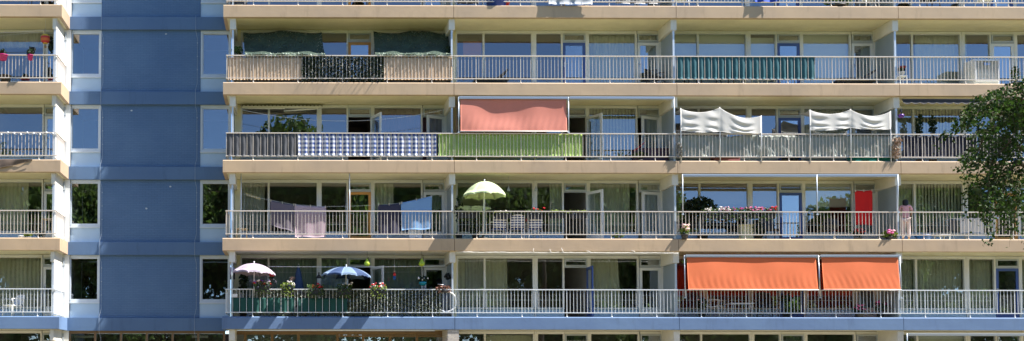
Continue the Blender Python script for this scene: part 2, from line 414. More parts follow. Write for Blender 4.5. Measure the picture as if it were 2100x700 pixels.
WX = [X(p, 115, WALL) for p in (936, 990, 994, 1090, 1100, 1151, 1154.5, 1201, 1208, 1303, 1307.5, 1351, 1361)]
GT, SILL = 2.24, .42
def door_leaf(parent, x0, x1, z0, z1, m, y, hinge=None, ang=0, name='door', glass=GLASS, pane_bottom=.15):
    """leaf with pane and handle, hinged at x0 or x1 and swung outwards by ang degrees"""
    w = x1-x0; h = z1-z0; t = .095
    o = bpy.data.objects.new(name, None)
    d = MB(); d.frame(0, w, 0, h, t, -.025, .025, tb=pane_bottom+.1)
    ob = d.build(name, m, None); ob.parent = parent
    pn = MB().box(t, w-t, -.004, .004, pane_bottom+.1, h-t).build('pane', glass, ob, world=False)
    hd = MB().box(w-.06, w-.03, -.045, -.027, .95, 1.13); hd.tube([(w-.045, -.035, 1.06), (w-.045, -.07, 1.06), (w-.15, -.07, 1.06)], .011, 6)
    if hinge == 'right': 
        hd = MB().box(.03, .06, -.045, -.027, .95, 1.13); hd.tube([(.045, -.035, 1.06), (.045, -.07, 1.06), (.15, -.07, 1.06)], .011, 6)
    hb = hd.build('handle', METAL, ob, world=False)
    if hinge == 'right':
        for me in (ob.data, pn.data, hb.data): me.transform(Matrix.Translation((-w, 0, 0)))
        ob.location = Vector((x1, y, z0))-parent_loc(parent); ob.rotation_euler.z = rad(ang)
    else:
        ob.location = Vector((x0, y, z0))-parent_loc(parent); ob.rotation_euler.z = -rad(ang)
    return ob

def flat(b, r, door='blue', open1=0, open2=0, room=ROOM, glass=GLASS, vent=0):
    s = SEAM[b]; z = FZ(r); x = [s+v for v in WX]
    if b == 'A': pass
    y0, y1 = WALL, WALL+.11
    zt = z+H-SLAB+.01; zg = z+GT
    # windows: unit 1 (two lights), unit 2 (narrow light), unit 3
    def win(xs, top=zt):
        f = MB(); f.box(xs[0]-.05, xs[-1]+.05, y0, y1, z+SILL-.05, z+SILL); f.box(xs[0]-.05, xs[-1]+.05, y0, y1, zg, top-.012)
        f.box(xs[0]-.06, xs[-1]+.06, y0-.04, y0, z+SILL-.055, z+SILL-.02)
        f.box(xs[0]-.06, xs[0], y0, y1, z+SILL, zg); f.box(xs[-1], xs[-1]+.06, y0, y1, z+SILL, zg)
        for a, c in zip(xs[1:-1:2], xs[2:-1:2]): f.box(a, c, y0+.01, y1, z+SILL, zg)
        if r >= 3:
            for a, c in zip(xs[0::2], xs[1::2]): f.box(a, c, y0+.06, y0+.075, z+SILL+.27, z+SILL+.29)
        wo = bpart(f, 'window', FRAMEW)
        for a, c in zip(xs[0::2], xs[1::2]):
            m = MB(); t1, t2 = R(-.003, .003), R(-.004, .004)
            ym = y0+.05
            m.face([(a, ym-t1, z+SILL), (c, ym-t1+t2, z+SILL), (c, ym+t1+t2, zg), (a, ym+t1, zg)])
            bpart(m, 'pane', glass, wo)
        bpart(MB().box(xs[0]-.055, xs[-1]+.055, y0+.02, y1, z, z+SILL-.056), 'sill_panel', PANELW)
        return wo
    win([x[0]+.03, x[1], x[2], x[3]]); win([x[4], x[5]]); win([x[8], x[9]])
    # pillars of frame between units
    pl = MB()
    for a, c in ((x[3]+.06, x[4]-.06), (x[7], x[8]-.06), (x[11], x[12])):
        if c-a > .01: bpart(MB().box(a, c, y0-.012, y1, z, zt-.014), 'mullion', FRAMEW)
    for a, c in ((x[6], x[7]), (x[10], x[11])): bpart(MB().box(a, c, y0, y1, zg, zt-.014), 'lintel', FRAMEW)
    # transoms and doors
    for k, (a, c, op) in enumerate(((x[6], x[7], open1), (x[10], x[11], open2))):
        t = MB().frame(a+.004, c-.004, z+1.94, zg-.004, .05, y0-.03, y0+.05); t.box(a, c, y0-.005, y1, z+1.9, z+1.936)
        to = bpart(t, 'vent_window', FRAMEG)
        bpart(MB().box(a+.052, c-.052, y0+.02, y0+.026, z+1.99, zg-.056), 'pane', glass, to)
        dm = {'blue': DOORB, 'ochre': DOORO, 'white': DOORW}[door] if k == 0 else DOORW
        door_leaf(BLD, a+.005, c-.005, z+.03, z+1.895, dm, y0+.03, hinge='right', ang=op, glass=glass, pane_bottom=.12 if k == 0 else .3)
    # side wall strip and party wall
    bpart(MB().box(x[12], s+W-.05, y0-.004, y1+.1, z, zt-.016), 'side_wall', CREAM)
    bpart(MB().box(s-.08, x[0]-.03, y0-.004, y1+.1, z, zt-.016) if b not in 'AL' else MB().box((XL+.24) if b == 'A' else s, x[0]-.03, y0-.004, y1+.1, z, zt-.016), 'side_wall', CREAM)
    # the room behind
    q = MB(); a, c, e0, e1 = s+.0, s+W-.004, y1+.02, 5.5; zz0, zz1 = z-.01, z+H-.3
    q.face([(a, e1, zz0), (c, e1, zz0), (c, e1, zz1), (a, e1, zz1)][::-1]); q.face([(a, e0, zz0), (c, e0, zz0), (c, e1, zz0), (a, e1, zz0)])
    q.face([(a, e0, zz1), (a, e1, zz1), (c, e1, zz1), (c, e0, zz1)]); q.face([(a, e0, zz0), (a, e1, zz0), (a, e1, zz1), (a, e0, zz1)]); q.face([(c, e0, zz0), (c, e0, zz1), (c, e1, zz1), (c, e1, zz0)])
    xm = (x[7]+x[8])/2; q.face([(xm, e0+.15, zz0), (xm, e1, zz0), (xm, e1, zz1), (xm, e0+.15, zz1)])
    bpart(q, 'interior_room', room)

NAMES = ['left', 'wide left', 'narrow middle', 'right', 'door']
def curtain(b, r, win, f0, f1, m, word, kind='pleated', z0=.1, z1=2.34, cat='curtain', y=1.62):
    s = SEAM[b]; z = FZ(r); spans = [(0, 1), (2, 3), (4, 5), (8, 9), (10, 11)]
    a, c = s+WX[spans[win][0]], s+WX[spans[win][1]]
    xa, xc = a-.04+(c-a+.08)*f0, a-.04+(c-a+.08)*f1; wd = xc-xa
    mb = MB(); ph = R(0, 6)
    if kind == 'flat':
        mb.box(xa, xc, y, y+.012, z+z0, z+z1); mb.tube([(xa, y-.01, z+z0), (xc, y-.01, z+z0)], .014)
    elif kind == 'slats':
        n = max(3, int(wd/.12)); 
        for k in range(n):
            p = xa+wd*(k+.5)/n; mb.face([(p-.055, y-.025, z+z0), (p+.055, y+.025, z+z0), (p+.055, y+.025, z+z1), (p-.055, y-.025, z+z1)])
    else:
        n = max(8, int(wd*38)); fr = R(6, 9)
        tie = kind == 'swept'
        def fn(u, v):
            uu = u
            if tie: uu = u*(1-.0*v)*(1.0+.18*(v**2)*u)
            return (xa+wd*uu, y+.035*math.sin(u*wd*fr*6.28/1.0+ph)*(.5+.5*v)+.012*math.sin(u*wd*31+2*v), z+z1-(z1-z0)*v)
        mb.sheet(fn, n, 8, .004)
    nm = {'slats': 'vertical_blind', 'flat': 'roller_blind'}.get(kind, 'curtain')
    return one(mb, nm, m, f'{word} behind {NAMES[win]} {"pane" if win < 4 else "glass"} of {D[(b, r)]}', 'curtain' if nm == 'curtain' else 'blind', 'curtains and blinds behind the windows')

NETW = sheer_mat('net_curtain', (.68, .71, .65), .25)
CRM = mat('cream_curtain', (.62, .63, .48), .9, transl=.3)
GRN = mat('greygreen_curtain', (.46, .5, .4), .9, transl=.25)
BLD1 = mat('pale_roller', (.5, .54, .46), .8)
BRB = mat('brown_roller', (.16, .13, .11), .8)
REDC = mat('red_curtain', (.33, .02, .02), .9, transl=.2)
PURP = mat('plum_curtain', (.12, .06, .09), .9)
ORREFL = mat('orange_reflection_sheet', (.5, .2, .1), .9)  # orange reflection on the glass, put into the colour of a sheet
# row 0 (only its lowest strip shows) and flats
flat('L', 0); flat('A', 0, 'ochre'); flat('B', 0); flat('C', 0); flat('D', 0)
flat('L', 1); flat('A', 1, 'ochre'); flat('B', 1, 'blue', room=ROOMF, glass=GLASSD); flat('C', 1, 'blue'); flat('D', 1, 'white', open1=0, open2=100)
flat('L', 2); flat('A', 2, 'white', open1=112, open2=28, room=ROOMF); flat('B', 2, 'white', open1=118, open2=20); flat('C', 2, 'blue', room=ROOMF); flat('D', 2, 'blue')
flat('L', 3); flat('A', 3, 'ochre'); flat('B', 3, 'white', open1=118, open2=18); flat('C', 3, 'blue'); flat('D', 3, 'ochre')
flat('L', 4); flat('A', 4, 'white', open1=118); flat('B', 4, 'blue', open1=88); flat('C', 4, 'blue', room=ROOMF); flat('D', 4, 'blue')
flat('L', 5, 'white'); flat('B', 5, 'white'); flat('C', 5, 'white'); flat('D', 5, 'white')
# row 1
curtain('L', 1, 3, .0, 1, NETW, 'short white lace valance', z0=1.72, z1=2.34)
curtain('A', 1, 0, 0, 1, GRN, 'grey green curtain')
curtain('B', 1, 0, .35, 1, ORREFL, 'sheet imitating an orange reflection', 'flat', z0=1.55, z1=2.1, y=1.9)  # flat sheet behind the pane stands in for an orange reflection
for w in range(4): curtain('C', 1, w, 0, 1, BLD1, 'pale roller blind drawn fully down', 'flat', z0=.2, z1=2.34 if w != 2 else 2.16)
curtain('B', 1, 3, 0, 1, GRN, 'grey green pleated curtain'); curtain('B', 1, 4, 0, 1, NETW, 'white net curtain')
curtain('D', 1, 0, 0, .55, CRM, 'cream curtain half drawn'); curtain('D', 1, 1, .14, 1, GRN, 'grey green pleated curtain'); curtain('D', 1, 2, 0, .25, CRM, 'narrow strip of cream curtain')
curtain('C', 1, 4, .55, 1, CRM, 'cream curtain strip')
# row 2
curtain('B', 2, 3, 0, 1, GRN, 'grey green vertical blind', 'slats'); curtain('B', 2, 4, .5, 1, NETW, 'white net curtain')
curtain('A', 2, 3, 0, 1, PURP, 'plum curtain'); curtain('A', 2, 4, 0, 1, PURP, 'plum curtain')
curtain('C', 2, 3, 0, 1, GRN, 'grey green curtain')
curtain('D', 2, 1, 0, 1, CRM, 'cream vertical blind', 'slats'); curtain('D', 2, 0, 0, 1, GRN, 'grey green curtain')
# row 3
curtain('A', 3, 0, .0, .85, NETW, 'white net curtain'); curtain('A', 3, 3, 0, .42, CRM, 'cream curtain pulled to the left'); curtain('A', 3, 4, .1, 1, NETW, 'white net curtain')
curtain('B', 3, 3, 0, .88, GRN, 'grey green curtain'); curtain('B', 3, 4, 0, 1, NETW, 'white net curtain'); curtain('B', 3, 2, .55, 1, GRN, 'grey curtain pulled to the right')
for w in range(3): curtain('C', 3, w, 0, 1, BRB, 'brown roller blind half lowered', 'flat', z0=1.52 if w < 2 else 1.45, z1=2.34)
curtain('C', 3, 3, 0, 1, BLD1, 'pale roller blind', 'flat', z0=1.4, z1=2.34)
curtain('D', 3, 1, 0, 1, GRN, 'grey green vertical blind', 'slats'); curtain('D', 3, 0, .4, 1, GRN, 'grey green curtain'); curtain('D', 3, 3, 0, 1, GRN, 'grey green curtain')
curtain('L', 3, 3, .0, .68, CRM, 'cream curtain pulled to the left')
# row 4
curtain('L', 4, 3, 0, 1, CRM, 'cream curtain drawn across'); curtain('L', 4, 4, 0, 1, CRM, 'cream curtain')
for w in range(4): curtain('A', 4, w, 0, 1, mat('greenish_net', (.34, .4, .35), .9, transl=.2), 'grey green net curtain', 'pleated', z1=2.2)
curtain('B', 4, 0, 0, .34, CRM, 'bunched cream curtain'); curtain('B', 4, 0, .36, 1, NETW, 'sheer net panel'); curtain('B', 4, 1, 0, .48, CRM, 'half drawn cream curtain', 'pleated')
curtain('B', 4, 3, 0, .62, CRM, 'swept cream curtain', 'swept')
for w in range(4): curtain('C', 4, w, 0, 1, REDC, 'dark red curtain')
for w in range(3): curtain('D', 4, w, 0, 1, GRN, 'grey green curtain drawn', 'pleated')
curtain('D', 4, 3, 0, 1, GRN, 'grey green curtain drawn')
for b in 'BD':
    for w in (1,): curtain(b, 5, w, 0, 1, CRM if b == 'B' else BLD1, 'pale half blind', 'flat', z0=1.0, z1=2.2)
# ground floor entrance in brown frames
z = FZ(5); e = MB(); zt = z+H-SLAB
xs = [X(p, 690, WALL) for p in (503, 558, 612, 692, 745, 800, 855, 912)]
for xx in xs: e.box(xx-.05, xx+.05, WALL, WALL+.12, z, zt)
e.box(xs[0]-.4, xs[-1]+.1, WALL-.01, WALL+.13, zt-.14, zt+.005); e.box(xs[3], xs[-1], WALL-.02, WALL+.02, zt-.22, zt-.16)
en = bpart(e, 'entrance_frame', FRAMEBR)
for a, c in zip(xs, xs[1:]): bpart(MB().box(a+.052, c-.052, WALL+.05, WALL+.056, z+.05, zt-.142), 'pane', GLASS, en)
q = MB(); q.face([(XL, 4, z), (0, 4, z), (0, 4, zt), (XL, 4, zt)]); q.face([(XL, 4, z), (0, 4, z), (0, 1.6, z), (XL, 1.6, z)]); bpart(q, 'interior_room', mat('entrance_plaster', (.5, .5, .47), .9))
bpart(MB().box(X(918, 690, .05), X(941, 690, .05), .03, 1.39, z, z+H-SLAB-.004), 'brick_pillar', BRICKW)

# ------------------------------------------------------------------ railings (one per flat and storey)
RC = {}
RY = .045
def railing(b, r):
    x0, x1 = bay_span(b); z = FZ(r); white = r >= 4; m = RAILW if white else RAILC
    a = .11 if b == 'A' else .012; wd = x1-x0-(.15 if b == 'L' else .012)
    cl = 'white' if white else 'cream'
    top = ' cut by the top edge' if r == 0 else ''
    root = thing('balcony_railing', f'{cl} metal railing of the {D[(b, r)]}', 'railing', (x0, RY, z), 'balcony railings')
    key = (b if b in 'AL' else 'B', white)
    if key not in RC:
        parts = []
        t = MB(); t.box(a, wd, -.028, .028, .955, .99)
        if b == 'A': t.box(a, a+.05, .028, 1.4, .955, .99)
        if b == 'L': t.box(wd-.05, wd, .028, 1.4, .955, .99)
        parts.append(('top_rail', t))
        t = MB(); t.box(a, wd, -.018, .018, .135, .165)
        if b == 'A': t.box(a, a+.03, .018, 1.4, .135, .165)
        if b == 'L': t.box(wd-.03, wd, .018, 1.4, .135, .165)
        parts.append(('bottom_rail', t))
        n = int(round((wd-a)/.1237)); posts = []
        npst = 5; off = .80+(x0-(x1-W)) * -1 if b == 'A' else .80
        for k in range(npst):
            px = (x1-W-x0)+.80+k*1.6
            if px > wd: continue
            t = MB(); t.box(px-.011, px+.011, -.011, .011, .0, .955); t.lathe((px, 0, 0), [(.032, .0), (.03, .015), (.014, .03), (.001, .032)], 8)
            posts.append(px); parts.append(('post', t))
        for k in range(n+1):
            px = a+.02+(wd-a-.04)*k/n
            if any(abs(px-q) < .03 for q in posts): continue
            parts.append(('baluster', MB().box(px-.0068, px+.0068, -.0068, .0068, .165, .955)))
        if b in 'AL':
            ex = a+.025 if b == 'A' else wd-.025
            for k in range(1, 11): parts.append(('baluster', MB().box(ex-.0085, ex+.0085, .13*k-.0085, .13*k+.0085, .165, .955)))
        obs = []
        for nm, t in parts: obs.append(t.build(nm, m, root, world=False))
        RC[key] = obs
    else:
        for o in RC[key]:
            c = o.copy(); C.objects.link(c); c.parent = root
for r in range(5):
    for b in BAYS: railing(b, r)

# ------------------------------------------------------------------ generic balcony objects
def hang(px0, px1, py0, py1, y, nu, nv, wave=.02, freq=9, sag=0, lean=0.0, ph=0, crumple=0, th=.005, top=None, jit=.6):
    """cloth mesh between pixel bounds at depth y (top edge y, lower edge y+lean)"""
    xm = (px0+px1)/2
    A = P(px0, py0, y); B = P(px1, py0, y); zb = Z(xm, py1, y)
    rnd = [R(0, 6.28) for _ in range(6)]
    def fn(u, v):
        x = A.x+(B.x-A.x)*u; zt = A.z+(B.z-A.z)*u + (top(u) if top else 0)
        z = zt+(zb-zt)*v - sag*4*u*(1-u)*(1-v)
        w = wave*math.sin(freq*x+ph+jit*math.sin(3*v+rnd[0]))*(.35+.65*v)
        if crumple: w += crumple*(math.sin(17*x+5*z+rnd[1])*math.sin(9*z-6*x+rnd[2])+.6*math.sin(31*x-13*z+rnd[3]))
        return (x, y+lean*v+w, z)
    return MB().sheet(fn, nu, nv, th)
def weave(b):
    x0, x1 = bay_span(b); a = .11 if b == 'A' else .012; wd = x1-x0-.012; n = int(round((wd-a)/.1237)); p = (wd-a-.04)/n
    f = math.pi/p; return dict(y=RY, wave=.034, freq=f, ph=math.pi/2-f*(x0+a+.02), jit=0)
def screen(name, r, px0, px1, py0, py1, m, label, cat='screen', y=.085, wave=.012, freq=25, crumple=0, top=None, group=None, nu=None, ph=0, jit=.6):
    return one(hang(px0, px1, py0, py1, y, nu or int((px1-px0)/4), 10, wave, freq, crumple=crumple, top=top, ph=ph, jit=jit), name, m, label, cat, group)
GRY = mat('charcoal_canvas', (.085, .088, .098), .85, var=.15, scale=5)
GREEN = mat('lime_canvas', (.58, .77, .27), .8, transl=.5, var=.12, scale=4)
BEIGE = mat('beige_canvas', (.84, .66, .48), .85, transl=.4, var=.06, scale=2)
TEAL = mat('teal_canvas', (.016, .1, .125), .8, var=.15, scale=3)
TARP = mat('silver_grey_tarp', (.42, .46, .42), .55, transl=.3, var=.12, scale=4)
NAVY = mat('navy_canvas', (.016, .018, .035), .85)
GING = check_mat('blue_gingham', (.74, .76, .8), (.035, .08, .3), .155, .5)
STRIPE = check_mat('blue_white_rows', (.76, .78, .82), (.02, .05, .2), .085, .5, True, 0)
DGREEN = mat('bottle_green_canvas', (.008, .07, .06), .85)
# row 1 A: beige screens, ivy hedge, camouflage nets
screen('privacy_screen', 1, 468, 619, 118, 164, BEIGE, 'beige canvas screen on the railing left of the ivy', group='screens tied to the railings', wave=.004)
screen('privacy_screen', 1, 787, 927, 118, 164, BEIGE, 'beige canvas screen on the railing right of the ivy', group='screens tied to the railings', wave=.004)
def ivy(px0, px1, py0, py1, n, label, y=.10, m=LEAFI, sz=.055, depth=.07, spray=0):
    A = P(px0, py0, y); B = P(px1, py1, y); root = thing('ivy_screen', label, 'hedge', (A.x/2+B.x/2, y, B.z))
    mb = MB()
    for _ in range(n): mb.leaf((R(A.x, B.x), y+R(-depth, depth), R(B.z, A.z)), sz*R(.6, 1.3), 1.6)
    mb.build('leaves', m, root)
    if spray:
        t = MB()
        for _ in range(spray):
            x = R(A.x, B.x); zz = B.z+R(0, .12); t.tube([(x, y, zz), (x, -.05, zz-.02), (x+R(-.03,.03), -.12-R(0,.06), zz-.05-R(0,.05))], .007, 4)
        t.build('stem', BARK, root)
    w = MB(); nx = int((B.x-A.x)/.1)
    for k in range(nx+1): xx = A.x+(B.x-A.x)*k/nx; w.box(xx-.003, xx+.003, y-.002, y+.002, B.z, A.z)
    for k in range(9): zz = B.z+(A.z-B.z)*k/8; w.box(A.x, B.x, y+.004, y+.008, zz-.003, zz+.003)
    w.build('mesh_panel', BLACK, root); return root
ivy(619, 786, 116, 168, 5200, 'dark green artificial ivy hedge on the railing between two beige screens', spray=26)
NET = net_mat('camouflage_net', (.036, .062, .044), .74, 16)
def camo(px0, px1, label, bumps):
    A, B = P(px0, 66, 1.0), P(px1, 66, 1.0); E0, E1 = P(px0+4, 112, .0), P(px1+8, 112, .0); ph = R(0, 6)
    def fn(u, v):
        t = A.lerp(B, u); t.z += .05*math.sin(u*9+ph)*(1-v); e = E0.lerp(E1, u)
        p = t.lerp(e, v); p.z -= .16*math.sin(math.pi*v)*(1+.3*math.sin(u*11+ph)); p.y += .03*math.sin(u*23+v*7); 
        return p
    root = thing('camouflage_net', label, 'net', (A.x/2+B.x/2, .5, A.z), 'camouflage nets')
    MB().sheet(fn, 60, 20, .004).build('net', NET, root)
    h = MB()
    for k in range(int((E1.x-E0.x)/.02)):
        p = E0.lerp(E1, R(0, 1)); h.leaf((p.x, RY+R(-.06, .05), p.z+R(-.05, .05)), .07, 1.4)
    h.build('edge_fringe', mat('pale_fringe', (.42, .5, .42), .8, transl=.3), root)
camo(499, 660, 'dark camouflage net sloping over the balcony left of the ochre door', 0)
camo(766, 918, 'dark camouflage net sloping over the balcony right of the ochre door', 0)
def plant(name, px, py, y, rx, rz, n, m, label, size=.06, pot=None, flowers=None, nf=14, fr=.035, cat='plant', base=None, group=None, ry=None):
    """a leafy plant centred on a pixel at depth y; optional pot and blossoms"""
    c = P(px, py, y); zb = c.z-rz if base is None else base
    root = thing(name, label, cat, (c.x, y, zb), group)
    mb = MB(); blob_leaves(mb, c, rx, ry or min(rx, .14), rz, n, size); mb.build('foliage', m, root)
    if pot:
        pm, pr, ph = pot
        MB().lathe((c.x, y, zb), [(.001, 0), (pr*.75, 0), (pr, ph), (pr*1.05, ph), (pr*1.05, ph-.02), (pr*.9, ph-.03), (.001, ph-.03)], 14).build('pot', pm, root)
    if flowers:
        for k, fm in enumerate(flowers):
            f = MB()
            for _ in range(nf):
                a = R(0, 6.28); q = R(.3, 1); f.ball((c.x+rx*.95*q*math.cos(a), y-.06+R(-.08, .05), c.z+rz*R(.05, 1.05)), fr*R(.7, 1.2), 6, 4, .7)
            f.build('blossoms', fm, root)
    return root
PINKF = mat('pink_blossom', (.8, .16, .4), .7, island=.3); WHITEF = mat('white_blossom', (.85, .8, .78), .7); REDF = mat('red_blossom', (.65, .02, .03), .7, island=.3); PALEP = mat('pale_pink_blossom', (.8, .45, .5), .7, island=.2); MAG = mat('magenta_blossom', (.5, .03, .25), .7); PURPF = mat('violet_blossom', (.2, .09, .35), .7)
plant('climbing_plant', 486, 104, .35, .22, .17, 130, LEAF, 'small green climbing plant at left end beside the camouflage net')
plant('trailing_plant', 920, 103, .3, .12, .18, 90, LEAFD, 'small dark plant at the right end of the camouflage net balcony')

# row 1 B: dark folded bicycle-like things on the floor
def chair(name, px, r, y, label, m, w=.48, seat=.42, back=.82, ang=0, slat=None, arm=True, group=None):
    x = X(px, 480, y); z = FZ(r); root = thing(name, label, 'chair', (x, y, z), group); root.rotation_euler.z = ang
    h = w/2
    q = MB()
    def fn(u, v): return (-h+w*u, -.22+.44*v, seat-.03*math.sin(math.pi*v)-.02*v)
    q.sheet(fn, 6, 6, .025).build('seat', slat or m, root, world=False)
    q = MB()
    def fb(u, v): return (-h*.95+w*.95*u, .22+.12*v+.04*math.sin(math.pi*u), seat+.02+(back-seat)*v-.05*(2*u-1)**4*v)
    q.sheet(fb, 8, 6, .025).build('backrest', slat or m, root, world=False)
    for sx in (-1, 1):
        for sy in (-1, 1): MB().tube([(sx*h*.9, sy*.2, seat-.01), (sx*h*1.02, sy*.25, 0)], .016, 6).build('leg', m, root, world=False)
        if arm: MB().tube([(sx*h, -.22, seat), (sx*h*1.05, -.24, seat+.22), (sx*h*1.05, .0, seat+.24), (sx*h, .27, seat+.2)], .018, 6).build('armrest', m, root, world=False)
    return root
def tub(px, r, y, label, m, rad_=.2, h=.28, name='tub', cat='tub'):
    x = X(px, 480, y); z = FZ(r)
    mb = MB().lathe((x, y, z), [(.001, 0), (rad_*.8, 0), (rad_, h), (rad_*1.07, h), (rad_*1.07, h-.03), (rad_*.95, h-.02), (rad_*.76, .02), (.001, .02)], 18)
    return one(mb, name, m, label, cat)
chair('garden_chair', 1347, 1, .9, 'dark folding chair at right end of the bare balcony', DGREY, ang=.6)
def lounger(px0, px1, r, y, label, fm, cm):
    a, b2 = X(px0, 165, y), X(px1, 165, y); z = FZ(r); root = thing('sun_lounger', label, 'lounger', ((a+b2)/2, y, z))
    MB().box(a, b2, y-.3, y+.3, z+.26, z+.3).build('frame', fm, root)
    def fn(u, v): return (a+(b2-a)*u, y-.29+.58*v, z+.305+(.35*max(0, u-.66)/.34))
    MB().sheet(fn, 16, 4, .05).build('cushion', cm, root)
    for u in (.08, .92):
        for s in (-1, 1): MB().tube([(a+(b2-a)*u, y+.26*s, z+.26), (a+(b2-a)*u, y+.26*s, z)], .016).build('leg', fm, root)
lounger(972, 1040, 1, .9, 'low dark lounger on the bare balcony floor', BLACK, DGREY)
# row 1 C
screen('privacy_screen', 1, 1387, 1671, 115, 163, TEAL, 'teal canvas screen pleated between the railing bars', crumple=.004, group='screens tied to the railings', nu=190, **weave('C'))
for k, px in enumerate((1424, 1490, 1540, 1585)):
    chair('garden_chair', px, 1, .75, ['black chair low behind left end of the teal screen', 'black chair behind the middle of the teal screen', 'white chair behind the middle of the teal screen', 'white chair behind right part of the teal screen'][k], BLACK if k < 2 else WHITE, back=.78)
lounger(1716, 1792, 1, .8, 'low dark lounger right of the teal screen', DGREY, GRY)
plant('potted_flower', 1849, 142, .5, .12, .1, 60, LEAFD, 'dark red flowers in a pot on a white stand by the frosted screen', flowers=[mat('dark_red_blossom', (.3, .02, .03), .7)], nf=18, cat='flower pot', base=FZ(1)+.42, pot=(WHITE, .11, .14))
z = FZ(1); p = P(1849, 150, .5); t = MB(); t.box(p.x-.14, p.x+.14, .36, .64, z+.37, z+.4)
for sx in (-1, 1):
    for sy in (-1, 1): t.box(p.x+sx*.12-.012, p.x+sx*.12+.012, .5+sy*.12-.012, .5+sy*.12+.012, z, z+.37)
one(t, 'plant_stand', WHITE, 'small white stand under the dark red flowers', 'stand')
# row 1 D: white louvred air cooler
p0, p1 = P(1997, 121, .35), P(2050, 165, .35); z = FZ(1)
root = thing('air_cooler', 'large white louvred air cooler standing behind the railing', 'air cooler', ((p0.x+p1.x)/2, .6, z))
b = MB(); b.box(p0.x, p1.x, .36, .95, z+.09, p0.z); b.box(p0.x+.05, p1.x-.05, .34, .36, z+.12, z+.18); b.build('housing', WHITE, root)
lv = MB(); n = 15; LM = mat('louvre_grey', (.5, .54, .58), .5)
for k in range(n):
    zz = z+.2+(p0.z-z-.28)*k/n; lv.face([(p0.x+.07, .358, zz), (p1.x-.07, .358, zz), (p1.x-.07, .325, zz+.022), (p0.x+.07, .325, zz+.022)]); lv.box(p0.x+.07, p1.x-.07, .35, .358, zz+.026, zz+.034)
lv.build('louvres', LM, root)
MB().frame(p0.x+.03, p1.x-.03, z+.17, p0.z-.05, .04, .315, .36).build('grille_frame', WHITE, root)
MB().box((p0.x+p1.x)/2-.12, (p0.x+p1.x)/2+.1, .30, .312, p0.z-.25, p0.z-.15).build('badge', mat('badge_blue', (.25, .4, .75), .4), root)
for sx in (p0.x+.06, p1.x-.06): 
    for yy in (.42, .88): MB().tube([(sx-.02, yy, z+.045), (sx+.02, yy, z+.045)], .045, 10).build('wheel', DGREY, root)
plant('leafy_plant', 2082, 152, .55, .16, .28, 120, LEAF, 'green leafy plant on the floor right of the white air cooler', base=FZ(1), pot=(DGREY, .12, .2))

# row 2 A
screen('privacy_screen', 2, 464, 611, 274, 321, GRY, 'charcoal canvas screen at the left end of the gingham screen', crumple=.006, nu=90, **weave('A'), group='screens tied to the railings')
screen('gingham_screen', 2, 612, 894, 274, 319, GING, 'blue and white gingham cloth tied along the railing', crumple=.004, nu=190, **weave('A'), group='screens tied to the railings')
def cable(pts, r, m, name, label, cat):
    return one(MB().tube(pts, r, 5), name, m, label, cat)
WIRE = mat('pale_cord', (.62, .64, .66), .6)
A, B = P(481, 222, .35), P(926, 222, .35)
cable([A.lerp(B, k/24)+Vector((0, 0, -.47*4*(k/24)*(1-k/24))) for k in range(25)], .007, WIRE, 'clothesline', 'empty sagging clothesline above the gingham screen', 'clothesline')
root = thing('rolled_shutter', 'white shutter cassette with loose slats above the charcoal screen', 'shutter', (X(575, 222, 1.25), 1.25, Z(575, 228, 1.25)))
a0, a1 = X(497, 220, 1.25), X(660, 220, 1.25); zz = Z(575, 221, 1.25)
MB().box(a0, a1, 1.18, 1.37, zz-.035, zz+.04).build('cassette', FRAMEW, root)
sl = MB(); sl.tube([(a0+.15, 1.17, zz-.05), ((a0+a1)/2+.1, 1.17, zz-.055)], .022); sl.build('slat', WHITE, root)
sl = MB(); sl.tube([((a0+a1)/2+.06, 1.17, zz-.15), (a1-.15, 1.17, zz-.06)], .026); sl.build('slat', WHITE, root)
sl = MB(); 
for k in range(22): xx = a0+(a1-a0)*k/21; sl.box(xx-.02, xx+.02, 1.20, 1.3, zz+.042, zz+.09)
sl.build('bracket', BRB, root)
# row 2 B: salmon blind and cassette
SALM = mat('salmon_canvas', (.8, .3, .225), .8, transl=.25, var=.05, scale=2)
ORNG = mat('orange_canvas', (.9, .235, .085), .75, transl=.3, var=.04, scale=2)
def awning(px0, px1, py_top, py_bot, r, label, m=None, out=.28, posts=None, group='roller awnings on the balconies', name='roller_awning', sagw=.02, arms=True, bulge=.05):
    """cassette under the slab edge; if m: cloth stretched down to a front bar beyond the railing"""
    y = .03; A = P(px0, py_top, y); B = P(px1, py_top, y); zc = A.z
    root = thing(name, label, 'awning', ((A.x+B.x)/2, y, zc), group)
    MB().box(A.x, B.x, -.04, .10, zc-.09, zc+.0).build('cassette', ALU, root)
    c = MB(); c.box(A.x, B.x, -.055, -.04, zc-.05, zc-.02); c.box(A.x, B.x, -.055, -.04, zc-.085, zc-.065); c.build('cover_strip', METAL, root)
    if m:
        y1 = -out; zb = Z((px0+px1)/2, py_bot, y1); s = [R(0, 6) for _ in range(5)]
        wdt = B.x-A.x
        def fn(u, v):
            x = A.x+.05+(wdt-.1)*u; z = (zc-.09)+(zb-zc+.09)*v
            w = sagw*(math.sin(5*u*wdt/2+s[0])*math.sin(v*3)+.7*math.sin(11*u*wdt/2+2*v+s[1])*v)+bulge*math.sin(math.pi*v)*math.sin(math.pi*u)
            w *= 1-v**5; w += (1-v**8)* .012*math.sin(26*u*wdt+3*math.sin(4*v+s[2]))*max(0, v-.45)
            return (x, .0+(y1)*v+w, z)
        MB().sheet(fn, int(wdt*26), 26, .004).build('cloth', m, root)
        MB().tube([(A.x+.02, y1, zb-.01), (B.x-.02, y1, zb-.01)], .016).build('front_bar', WHITE, root)
    return root, zc
